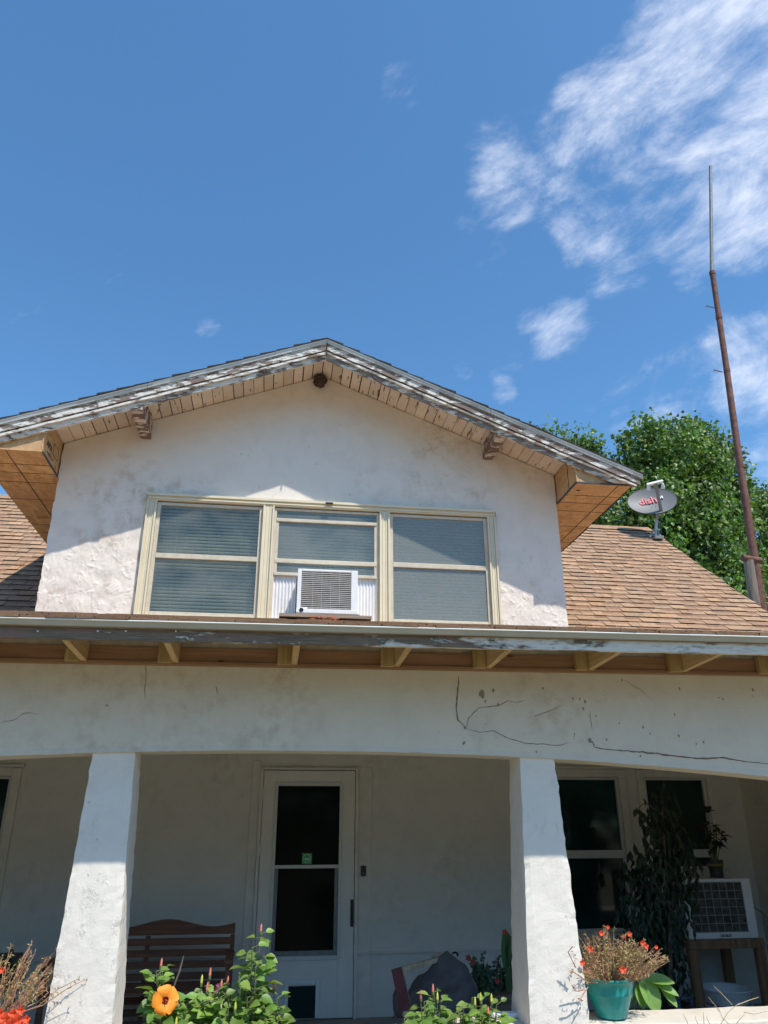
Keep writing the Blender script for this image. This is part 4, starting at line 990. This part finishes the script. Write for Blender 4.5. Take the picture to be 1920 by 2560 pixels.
# weeping fig
fig = empty('weeping_fig', (3.3, 6.9, -1.6)); tag(fig, 'tall dark weeping fig in front of the porch windows beside the cooler', 'potted tree')
fb = MB(); fs = MB(); random.seed(5)
def figc(px, py, r, n, Y=7.0):
    c0 = at(px, py, Y); rr = r*Y/1800
    for k in range(int(n*.6)):
        v = rv(rr); p = c0+Vector((v.x, v.y*.6, v.z)); kk = random.uniform(.7, 1.3)
        leafq(fb, p, Vector((random.uniform(-.6, .6), random.uniform(-.6, .3), -1)), Vector((random.uniform(-1, 1), -1, .5)), random.uniform(.07, .115), random.uniform(.030, .046), (kk, kk, kk), .3)
for a in ((1655, 1985, 30, 26), (1630, 2030, 38, 60), (1680, 2040, 38, 60), (1650, 2090, 45, 110), (1700, 2110, 40, 80), (1640, 2150, 48, 110), (1600, 2170, 42, 80), (1700, 2180, 50, 90), (1720, 2140, 36, 50), (1640, 2210, 65, 190), (1590, 2220, 50, 110), (1700, 2220, 45, 80), (1650, 2270, 65, 200),
          (1600, 2290, 55, 110), (1690, 2290, 45, 90), (1640, 2340, 60, 170), (1590, 2350, 50, 80), (1680, 2350, 40, 70), (1620, 2400, 50, 80), (1680, 2410, 35, 36), (1700, 2450, 28, 22), (1660, 2470, 30, 22), (1585, 2120, 16, 10)): figc(*a)
for px, py in ((1587, 2021), (1600, 2035), (1612, 2032), (1592, 2018), (1656, 1952), (1645, 1968), (1605, 2055)):
    p = at(px, py, 7.0); leafq(fb, p, Vector((random.uniform(-.4, .4), 0, -1)), Vector((0, -1, .2)), .085, .036, (1, 1, 1))
t0 = Vector((3.35, 6.95, -1.40)); tp = at(1655, 1990, 7.0)
fs.tube([t0, t0.lerp(tp, .4)+Vector((.03, 0, 0)), t0.lerp(tp, .75), tp], [.022, .018, .012, .005], 7)
for px, py in ((1590, 2025), (1600, 2170), (1700, 2110), (1590, 2230), (1700, 2230), (1600, 2350), (1690, 2400), (1730, 2150)):
    e = at(px, py, 7.0); s0 = t0.lerp(tp, min(.9, max(.2, (e.z+.25-t0.z)/(tp.z-t0.z)))); fs.tube([s0, s0.lerp(e, .6)+Vector((0, 0, .08)), e], [.008, .005, .002], 5)
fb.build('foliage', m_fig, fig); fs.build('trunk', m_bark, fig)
b = MB(); b.lathe(3.35, 6.95, [(.001, -1.6), (.13, -1.6), (.17, -1.36), (.155, -1.36), (.15, -1.39), (.001, -1.39)], 20); b.build('pot', m_black, fig)

# blue watering can, white basins
wc = empty('watering_can', (3.30, 6.6, -1.6)); tag(wc, 'dark blue plastic watering can beside the left leg of the cooler stand', 'watering can')
q = at(1715, 2515, 6.6); cx_, cy_ = q.x, 6.6
b = MB(); b.lathe(cx_, cy_, [(.001, -1.6), (.10, -1.6), (.115, -1.5), (.10, -1.395), (.05, -1.355), (.001, -1.35)], 24); b.build('body', m_blue, wc, smooth=True)
b = MB(); b.tube([(cx_-.06, cy_, -1.37), (cx_-.055, cy_, -1.28), (cx_-.01, cy_, -1.245), (cx_+.035, cy_, -1.27), (cx_+.05, cy_, -1.36)], .012, 10); b.build('handle', m_blue, wc, smooth=True)
b = MB(); b.tube([(cx_+.09, cy_, -1.52), (cx_+.18, cy_-.02, -1.36)], [.02, .012], 8); b.build('spout', m_blue, wc)
for k, (zz, rr, dx, lab, g_) in enumerate(((-1.60, .20, 0, 'lower white basin of the stack under the cooler stand', 0), (-1.475, .22, -.01, 'upper white basin of the stack under the cooler stand', 0))):
    q = at(1842, 2500, 7.3); b = MB(); z1 = zz+.115
    b.lathe(q.x+dx, 7.45, [(.001, zz), (rr*.80, zz), (rr, z1), (rr+.012, z1+.004), (rr+.012, z1-.008), (rr-.012, z1-.006), (rr*.78, zz+.012), (.001, zz+.012)], 30)
    tag(b.build('basin', m_white, smooth=False), lab, 'basin', 'stacked white basins')

# camp chair frame with a grey cloth bag thrown over it
def P6(px, py, Y=6.2): return at(px, py, Y)
ch = empty('folding_chair', (1.25, 6.4, -1.6)); tag(ch, 'folding wooden chair frame with maroon and cream bars right of the door', 'chair')
b = MB(); a0, a1 = P6(991, 2420, 6.1), P6(1014, 2525, 6.05); b.bar(a0, a1, .075, .02, up=(0, -1, 0)); b.build('side_bar', m_maroon, ch, bevel=.003)
b = MB(); b.bar(P6(1001, 2417, 6.13), P6(1022, 2528, 6.09), .035, .03, up=(0, -1, 0)); b.build('side_bar', m_cream, ch)
b = MB(); b.bar(P6(1003, 2424, 6.15), P6(1105, 2396, 6.35), .045, .03, up=(0, 0, 1)); b.bar(P6(1085, 2398, 6.33), P6(1125, 2386, 6.4), .06, .035); b.build('top_bar', m_cream, ch, bevel=.003)
b = MB(); b.bar(P6(1008, 2534, 6.05), P6(1150, 2545, 6.1), .05, .035); b.build('seat_bar', m_cream, ch, bevel=.003)
b = MB(); b.bar(P6(1020, 2556, 6.1), P6(1130, 2560, 6.15), .05, .03); b.build('lower_bar', m_maroon, ch, bevel=.003)
for a_, c_ in (((1045, 2565, 6.12), (1045, 2600, 6.12)), ((1160, 2550, 6.4), (1170, 2600, 6.4))): b = MB(); b.bar(P6(*a_), P6(*c_), .05, .03); b.build('leg', m_maroon, ch)
b = MB(); b.tube([P6(1118, 2388, 6.42), P6(1138, 2381, 6.42), P6(1143, 2384, 6.42), P6(1144, 2390, 6.42)], .008, 6); b.build('hook', m_black, ch)
cl = MB(); prof = [(1112, 2381, 1118), (1095, 2400, 1142), (1085, 2418, 1158), (1065, 2440, 1176), (1030, 2458, 1184), (1016, 2480, 1188), (1000, 2505, 1187), (1010, 2530, 1184), (1040, 2545, 1175)]
rows = []
for i, (xa, y, xb) in enumerate(prof):
    ring = []; n = 28; pa, pb = P6(xa, y, 6.3), P6(xb, y, 6.35); c0 = (pa+pb)/2; hx = (pb.x-pa.x)/2; dy = min(.20, hx*1.1)
    for k in range(n):
        a = 2*math.pi*k/n; w_ = 1+.10*noise.noise((math.cos(a)*1.5, math.sin(a)*1.5, i*.8))
        fold = .014*math.sin(a*3+i*1.3)*(i > 1); ring.append((c0.x+math.cos(a)*hx*w_, c0.y+math.sin(a)*dy*w_+fold, c0.z+.012*math.sin(a*2+i)))
    rows.append(ring)
cl.grid(rows[::-1], closed=True); cl.face(rows[0])
o = cl.build('cloth_bag', m_cloth, None, smooth=True); sm = o.modifiers.new('s', 'SUBSURF'); sm.levels = 2; sm.render_levels = 2
dt = bpy.data.textures.new('folds', 'CLOUDS'); dt.noise_scale = .09; dm = o.modifiers.new('d', 'DISPLACE'); dm.texture = dt; dm.strength = .05
tag(o, 'dark grey cloth bag slumped over the folding wooden chair', 'bag')
b = MB(); rows = []
for i in range(9):
    t = i/8*math.pi; ring = []
    for k in range(14): a = 2*math.pi*k/14; q = P6(1000, 2505, 6.3); ring.append((q.x+.055*math.sin(t)*math.cos(a)*(1+.3*noise.noise((a, t, 0))), q.y+.05*math.sin(t)*math.sin(a), q.z+.10*math.cos(t)))
    rows.append(ring)
b.grid(rows, closed=True); b.tube([P6(996, 2520, 6.28), P6(988, 2535, 6.28), P6(982, 2548, 6.28)], .006, 5); b.tube([P6(994, 2520, 6.27), P6(992, 2540, 6.27), P6(985, 2556, 6.27)], .005, 5)
b.build('bag_corner', m_cloth, o, smooth=True)

# low flower box, red flowers and a big leaf behind the chair
fl = empty('red_flower_planter', (1.9, 6.6, -1.6)); tag(fl, 'leafy planter of small red flowers between the grey bag and the right column', 'planter')
random.seed(8); b = MB(); s_b = MB(); fbm = MB()
for k in range(46):
    px = random.uniform(1175, 1275); py = random.uniform(2385, 2450)+(1275-px)*.05; p = P6(px, py, 6.6); bt = Vector((p.x*.6+P6(1225, 2500, 6.6).x*.4, 6.6+random.uniform(-.1, .1), -1.25)); s_b.tube([bt, bt.lerp(p, .6)+rv(.02), p], [.004, .003, .002], 4, cap=False)
    for j in range(12): q = bt.lerp(p, random.uniform(.3, 1)); leafq(b, q+rv(.02), rv(), Vector((0, -1, .6)), .035, .026, (1, 1, 1))
for px, py in ((1170, 2394), (1243, 2452), (1182, 2405), (1262, 2330)): 
    p = P6(px, py, 6.5); fbm = MB()
    for j in range(5): a = j*1.256; leafq(fbm, p, Vector((math.cos(a), -.3, math.sin(a))), Vector((0, -1, 0)), .026, .024, (1, 1, 1))
    fbm.build('flower', m_shadedred, fl)
b.build('leaves', leafmat('dark_small_leaf', (.05, .10, .05), (.07, .13, .06), .5, .1), fl); s_b.build('stems', m_stem, fl)
b = MB(); q0, q1 = P6(1185, 2487, 6.6), P6(1300, 2483, 6.6); b.box(q0.x, q1.x+.1, 6.42, 6.46, q0.z-.12, q0.z); b.box(q0.x-.01, q1.x+.11, 6.415, 6.75, q0.z+.001, q0.z+.02); b.box(q0.x, q1.x+.1, 6.47, 6.74, -1.6, q0.z-.005); b.build('box', lumber('planter_board', (.20, .15, .11), (.10, .07, .05), 0), fl)
bp = empty('broad_leaf_plant', (2.05, 6.7, -1.6)); tag(bp, 'broad dark green leaves standing behind the right column edge', 'plant')
b = MB(); s_b = MB()
def bigleaf(b, base, tip, wd, nrm, c=(1, 1, 1), n=7, curl=.12, mi=0):
    base = Vector(base); tip = Vector(tip); d = tip-base; L_ = d.length; d.normalize(); sd = d.cross(Vector(nrm)).normalized(); up = sd.cross(d); rows = []
    for i in range(n+1):
        t = i/n; w_ = wd*.5*math.sin(math.pi*min(1, t*.92+.06))**.75; c0 = base+d*L_*t-up*curl*L_*t*t
        rows.append([c0+sd*w_*u+up*(abs(u)*w_*.35) for u in (-1, -.5, 0, .5, 1)])
    b.grid(rows, mi, c)
for (a, t, w_) in (((1290, 2470), (1266, 2330), .16), ((1295, 2440), (1285, 2345), .15), ((1300, 2480), (1300, 2380), .16), ((1290, 2500), (1275, 2420), .13)): bigleaf(b, P6(*a, 6.6), P6(*t, 6.5), w_, (0, -1, .3)); s_b.tube([(2.0, 6.6, -1.5), P6(*a, 6.6)], .006, 5)
b.build('leaves', leafmat('broad_dark_leaf', (.07, .15, .06), (.10, .19, .08), .4, .15), bp); s_b.build('stems', m_stem, bp)
b = MB(); q = at(1262, 2517, 5.12); rows = [[(q.x+.085*math.cos(a)*r_, 5.10+.040*math.sin(a)*r_, -1.047+h_) for a in frange(0, 2*math.pi*23/24, 23)] for r_, h_ in ((.01, .0), (.9, 0), (1.05, .012), (1.0, .026), (.85, .028), (.6, .018), (.01, .018))]
b.grid(rows, closed=True); tag(b.build('soap_dish', m_white, smooth=True), 'small pale oval dish on the low wall left of the right column', 'dish')

# ---------------------------------------------------------------- teal pot of moss rose
def mossrose(name, label, cx, cy, zt_, spread, hh, n, seed, flowers, potfn, lean=(0, 0)):
    random.seed(seed); e = empty(name, (cx, cy, -1.05)); tag(e, label, 'potted plant')
    potfn(e); sb = MB(); lb = MB(); fb_ = MB(); tips = []
    for k in range(n):
        a = random.uniform(0, 2*math.pi); r = random.random()**.6; d = Vector((math.cos(a)*r*spread, math.sin(a)*r*spread*.8, hh*(1.05-.55*r*r)*random.uniform(.6, 1.05)))
        p0 = Vector((cx+math.cos(a)*r*.10, cy+math.sin(a)*r*.10, zt_)); p3 = p0+d; p1 = p0+d*.35+Vector((math.cos(a)*.03, math.sin(a)*.03, -.01)); p2 = p0+d*.7+rv(.02)
        sb.tube([p0, p1, p2, p3], [.0028, .0024, .0020, .0014], 4, cap=False); tips.append(p3)
        for j in range(17):
            t = random.uniform(.25, 1.02); q = (p1.lerp(p2, (t-.25)/.45) if t < .7 else p2.lerp(p3, (t-.7)/.3)); kk = random.uniform(.6, 1.3); gg = random.uniform(.7, 1.25)
            leafq(lb, q, rv(), rv(), random.uniform(.014, .026), .0075, (kk*1.05, kk*gg, kk*.8), .5)
    for (px, py, Y, r) in flowers:
        p = at(px, py, Y); fb_ = MB()
        for j in range(5): a = j*1.2566+.3; leafq(fb_, p, Vector((math.cos(a), -.45, math.sin(a))), Vector((0, -1, .1)), r, r*1.1, (1, 1, 1), .4)
        fb_.build('flower', m_redp, e)
    sb.build('stems', m_stem_red, e); lb.build('leaves', m_rose, e); return e
PX, PY = 2.052, 5.02
def tealpot(e):
    b = MB(); z = -1.046
    b.lathe(PX, PY, [(.001, z), (.078, z), (.088, z+.008), (.105, z+.06), (.128, z+.12), (.1305, z+.125), (.1295, z+.13), (.140, z+.165), (.146, z+.190), (.151, z+.192), (.153, z+.205), (.146, z+.208), (.140, z+.195), (.136, z+.180), (.001, z+.175)], 40)
    b.build('pot', m_teal, e, smooth=True)
    b = MB(); b.lathe(PX, PY, [(.001, z+.184), (.137, z+.182)], 30); b.build('soil', m_soil, e)
mossrose('moss_rose_pot', 'teal glazed pot of straggly orange-flowered moss rose on the low wall', PX, PY, -.865, .27, .27, 210, 4,
         [(1503, 2333, 4.9, .020), (1475, 2372, 4.85, .022), (1556, 2424, 4.78, .026), (1573, 2335, 4.9, .018), (1606, 2358, 4.9, .020), (1614, 2365, 4.88, .020), (1455, 2407, 4.85, .020), (1640, 2368, 4.95, .014), (1519, 2318, 5.0, .014), (1557, 2341, 4.95, .015)], tealpot)
# trailing bits that throw their shadow on the column
b = MB(); random.seed(2)
for pts in (((1468, 2455), (1450, 2440), (1430, 2428)), ((1462, 2475), (1440, 2478), (1430, 2462)), ((1470, 2468), (1455, 2490), (1448, 2500)), ((1440, 2420), (1420, 2380), (1432, 2366))):
    Q = [at(x_, y_, 4.80-.02*i) for i, (x_, y_) in enumerate(pts)]; b.tube(Q, .003, 5)
    for k in range(12): q = Q[0].lerp(Q[-1], random.random())+rv(.012); leafq(b, q, rv(), rv(), .016, .008, (1, 1, 1), .4)
mr_ = [o for o in COL.objects if o.name == 'moss_rose_pot'][0]
b.build('trailing_stems', m_stem_red, mr_)
def redpot(e):
    b = MB(); b.lathe(-1.34, 4.75, [(.001, -1.20), (.09, -1.2), (.13, -1.0), (.14, -.93), (.145, -.925), (.14, -.91), (.13, -.92), (.001, -.93)], 30); b.build('pot', simple('orange_pot', (.75, .12, .03), .5), e)
mossrose('moss_rose_pot', 'straggly moss rose with orange flowers at the lower left beside the left column', -1.34, 4.75, -.90, .36, .34, 130, 14,
         [(15, 2550, 4.5, .034), (34, 2536, 4.52, .030), (52, 2527, 4.5, .026), (44, 2552, 4.45, .034), (5, 2425, 4.6, .018), (66, 2548, 4.48, .024), (28, 2560, 4.4, .036), (0, 2535, 4.5, .03), (12, 2568, 4.4, .04)], redpot)
ld = empty('dark_leaved_plant', (-2.0, 5.6, -1.6)); tag(ld, 'dark round-leaved plant in the shade at the lower left edge', 'plant')
b = MB(); s_b = MB()
for (a, t, w_) in (((25, 2460), (62, 2400), .10), ((20, 2440), (27, 2375), .05), ((15, 2470), (-10, 2400), .10), ((20, 2480), (50, 2440), .09), ((10, 2450), (0, 2400), .08)): bigleaf(b, at(*a, 5.6), at(*t, 5.5), w_*1.25, (0, -1, .3)); s_b.tube([at(20, 2560, 5.6), at(*a, 5.6)], .006, 5)
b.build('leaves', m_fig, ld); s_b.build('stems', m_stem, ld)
b = MB(); q = at(55, 2382, 6.5); b.box(q.x-.6, q.x, 6.5, 6.53, q.z-.06, q.z); b.box(q.x-.05, q.x-.01, 6.5, 6.54, -1.6, q.z-.0605); b.box(q.x-.58, q.x-.54, 6.5, 6.54, -1.6, q.z-.0605)
tag(b.build('dark_rail', m_black), 'black rail with posts standing on the porch at the far left', 'rail')

# split-leaf plant next to the teal pot
mo = empty('split_leaf_plant', (2.45, 5.35, -1.3)); tag(mo, 'bright green split-leaf plant behind the low wall next to the teal pot', 'plant')
b = MB(); s_b = MB()
base = at(1600, 2445, 5.30)
def ml(x0_, y0_, x1_, y1_, w_, Y0=5.32, Y1=5.25, c=(1, 1, 1)): bigleaf(b, at(x0_, y0_, Y0), at(x1_, y1_, Y1), w_, (.1, -.7, .8), c, 8, .10)
ml(1598, 2442, 1650, 2535, .15); ml(1610, 2448, 1686, 2452, .085); ml(1625, 2452, 1698, 2485, .075); ml(1650, 2468, 1695, 2515, .07); ml(1600, 2455, 1610, 2520, .10, c=(.8, .9, .8))
for x_, y_ in ((1580, 2520), (1590, 2525), (1575, 2500)): s_b.tube([at(x_+12, y_+20, 5.3), at(x_+4, y_-8, 5.3), at(1600, 2450, 5.3)], .005, 5)
b.build('leaves', m_mon, mo); s_b.build('stems', m_hib, mo)

# dry grass stalks in front of the low wall
b = MB()
for pts in (((1830, 2512), (1805, 2485), (1784, 2465)), ((1800, 2530), (1785, 2510), (1770, 2492)), ((1845, 2512), (1875, 2500), (1897, 2493)), ((1802, 2560), (1820, 2530), (1848, 2508)), ((1822, 2560), (1806, 2545), (1797, 2520)), ((1840, 2560), (1852, 2545), (1862, 2535)),
            ((1745, 2560), (1740, 2550), (1738, 2540)), ((1720, 2560), (1713, 2545), (1708, 2535)), ((1760, 2560), (1759, 2540), (1758, 2530)), ((1860, 2530), (1885, 2535), (1918, 2528)), ((1775, 2560), (1768, 2548), (1766, 2540))):
    b.tube([at(x_, y_, 4.6) for x_, y_ in pts], [.0025, .002, .0012], 4, cap=False)
for k in range(14): x_ = 1700+k*17; b.tube([Vector((at(x_, 2600, 4.6).x, 4.6, -1.75)), at(x_, 2562, 4.6)], .0022, 4, cap=False)
tag(b.build('dry_grass', m_straw), 'dry grass stalks in front of the low wall', 'grass', kind='stuff')

# ---------------------------------------------------------------- hibiscus bushes in front
def ovate(b, p, d, n_, L_, c, mi=0):
    d = d.normalized(); sd = d.cross(n_); sd = sd.normalized() if sd.length > 1e-3 else d.orthogonal().normalized(); up = sd.cross(d).normalized(); rows = []
    W = L_*.40
    for i, (t, w_) in enumerate(((0, .05), (.12, .62), (.35, 1), (.6, .86), (.82, .46), (1, .03))):
        c0 = p+d*L_*t-up*L_*.22*t*t; rows.append([c0+sd*W*w_*u+up*W*w_*abs(u)*.30 for u in (-1, -.55, 0, .55, 1)])
    b.grid(rows, mi, c)
def hibiscus(name, label, tips, basep, seed, blooms=(), buds=(), dead=(), faded=(), yellows=(), fill=()):
    random.seed(seed); e = empty(name, basep); tag(e, label, 'hibiscus', 'hibiscus bushes in front of the porch'); lb = MB(); sb = MB(); bp_ = Vector(basep)
    tips = list(tips)
    for (px, py, rx_, ry_, n_) in fill:
        for _ in range(n_): tips.append((px+random.uniform(-1, 1)*rx_, py+random.uniform(-1, 1)*ry_, random.uniform(4.0, 4.35), random.uniform(.055, .075), 11))
    for (px, py, Y, sz, n) in tips:
        tp = at(px, py, Y); m = bp_.lerp(tp, .55)+Vector(((tp.x-bp_.x)*.25, 0, 0)); sb.tube([bp_+rv(.03), m, tp], [.009, .006, .0025], 6)
        for k in range(n):
            t = 1-(k/n)*.26; q = m.lerp(tp, max(0, (t-.45)/.55)) if t > .45 else bp_.lerp(m, t/.45); a = k*2.4+random.random()
            d = Vector((math.cos(a), math.sin(a), random.uniform(-.25, .55))); s0 = q+d.normalized()*.03
            sb.tube([q, s0], .0018, 4, cap=False); kk = random.uniform(.6, 1.3); yl = random.uniform(.9, 1.25)
            ovate(lb, s0, d, Vector((random.uniform(-.5, .5), random.uniform(-.9, 0), 1)), sz*(.6+.5*min(1, k/4))*random.uniform(.85, 1.15), (kk*yl, kk, kk*.9))
    lb.build('leaves', m_hib, e, smooth=True); sb.build('stems', m_stem, e)
    for (px, py, Y) in blooms:
        b = MB(); p = at(px, py, Y); fd = Vector((.35, -1, .15)).normalized(); u = fd.orthogonal().normalized(); v = fd.cross(u)
        for k in range(5):
            a = k*1.2566+.4; d = u*math.cos(a)+v*math.sin(a); sd = fd.cross(d); rows = []
            for t, w_, h_ in ((0, .006, 0), (.3, .018, .012), (.65, .030, .018), (.9, .028, .014), (1, .016, .006)): rows.append([p+d*.055*t+sd*w_*uu+fd*(h_+.003*math.sin(uu*5)) for uu in (-1, -.4, .4, 1)])
            b.grid(rows)
        o = b.build('bloom', m_orange, e, smooth=True)
        b = MB(); b.lathe(0, 0, [(.001, 0), (.010, .004), (.013, .012)], 12); o2 = b.build('bloom_eye', simple('dark_eye', (.16, .005, .01), .7), o); o2.matrix_world = Matrix.Translation(p+fd*.004) @ rotm(u, v, fd).to_4x4()
        b = MB(); b.tube([p+fd*.004, p+fd*.035], [.003, .002], 6); b.build('stamen', m_redp, o)
    for kind, lst, mt, nm in (('bud', buds, m_pinkbud, 'bud'), ('fad', faded, m_purple, 'faded_bloom'), ('yel', yellows, m_yel, 'yellow_bud')):
        for (px, py, Y) in lst:
            b = MB(); p = at(px, py, Y)
            if kind == 'fad':
                for j in range(9): leafq(b, p+rv(.006), rv(), rv(), .026, .014, (1, 1, 1))
            else: b.tube([p-Vector((0, 0, .022)), p-Vector((0, 0, .008)), p+Vector((.001, 0, .010)), p+Vector((.002, 0, .022))], [.0025, .006, .0048, .001], 7)
            b.build(nm, mt, e)
            if kind != 'fad': sb2 = MB(); sb2.tube([p-Vector((0, 0, .05)), p-Vector((0, 0, .02))], .0022, 4); sb2.tube([p-Vector((0, 0, .026)), p-Vector((0, 0, .012))], [.006, .007], 7); sb2.build('calyx', m_stem, e)
    for (x0_, y0_, x1_, y1_, Y) in dead: b = MB(); b.tube([at(x0_, y0_, Y), at((x0_+x1_)/2+2, (y0_+y1_)/2, Y), at(x1_, y1_, Y)], [.004, .0045, .003], 6); b.build('dead_twig', m_bark, e)
    return e
hibiscus('hibiscus_bush', 'tall leafy hibiscus with one open orange flower left of the door', [
    (650, 2335, 4.2, .070, 15), (405, 2420, 4.2, .068, 9), (470, 2490, 4.15, .070, 12), (550, 2465, 4.2, .062, 13), (600, 2470, 4.15, .062, 14), (640, 2480, 4.2, .065, 13), (690, 2500, 4.2, .062, 7), (520, 2500, 4.1, .068, 13), (400, 2540, 4.1, .075, 13),
    (570, 2520, 4.05, .068, 15), (620, 2530, 4.05, .068, 15), (500, 2545, 4.05, .065, 13), (450, 2560, 4.0, .07, 12), (660, 2550, 4.05, .068, 14), (585, 2560, 4.0, .068, 15), (430, 2520, 4.15, .06, 9), (535, 2560, 4.0, .06, 12)],
    (.0, 4.25, -1.75), 31, blooms=[(412, 2500, 3.90)], buds=[(525, 2432, 4.15), (569, 2453, 4.15), (553, 2462, 4.12), (686, 2464, 4.2), (626, 2512, 4.05), (403, 2408, 4.2), (652, 2322, 4.2), (518, 2468, 4.1)], dead=[(434, 2468, 459, 2390, 4.2)], faded=[(446, 2512, 4.05), (548, 2470, 4.12)], yellows=[(504, 2450, 4.12), (588, 2515, 4.02), (598, 2450, 4.12), (440, 2556, 4.0)], fill=((600, 2525, 95, 50, 26), (430, 2545, 45, 25, 7), (590, 2480, 60, 20, 6), (645, 2395, 24, 45, 3), (400, 2440, 22, 18, 3)))
hibiscus('hibiscus_bush', 'lower hibiscus bush with glossy leaves in front of the grey bag', [
    (1085, 2480, 4.2, .070, 9), (1060, 2505, 4.2, .062, 9), (1100, 2510, 4.2, .072, 9), (1180, 2495, 4.2, .072, 8), (1205, 2500, 4.2, .068, 8), (1225, 2520, 4.2, .068, 7), (1140, 2530, 4.15, .070, 8), (1010, 2548, 4.2, .060, 6), (1240, 2545, 4.15, .065, 6), (1080, 2550, 4.1, .07, 11), (1190, 2545, 4.1, .07, 11), (1000, 2570, 4.1, .06, 7), (1045, 2545, 4.15, .062, 8)],
    (.95, 4.3, -1.75), 33, buds=[(1082, 2472, 4.2), (1052, 2488, 4.2), (1220, 2530, 4.15)], yellows=[(1201, 2494, 4.18), (1228, 2497, 4.18), (1093, 2492, 4.18), (1187, 2505, 4.18)], fill=((1085, 2535, 60, 28, 11), (1200, 2540, 55, 28, 11)))

# unseen woods added behind the viewer to cut low sky light; porch windows mirror them
random.seed(77); b = MB(); wm = leafmat('far_wood_leaf', (.04, .075, .02), (.06, .10, .03), .6, .1)
for k in range(9000):
    a = random.uniform(R(150), R(390)); rr_ = random.uniform(24, 30); hh_ = 7.5+2.6*noise.noise((math.cos(a)*6, math.sin(a)*6, 0))
    p = Vector((math.cos(a)*rr_, math.sin(a)*rr_, -1.75+random.random()**.8*hh_)); kk = random.uniform(.6, 1.3)
    leafq(b, p, rv(), rv(), random.uniform(.6, 1.1), random.uniform(.5, .9), (kk, kk, kk))
tag(b.build('unseen_woods', wm), 'unseen far woods added across the yard to darken the porch, mirrored in its windows', 'woods', kind='stuff')
for o in list(COL.objects):
    if o.parent is None and o.type == 'EMPTY' and any(c.parent == o for c in COL.objects): under(o)
for o in COL.objects:
    if '_k' in o: del o['_k']
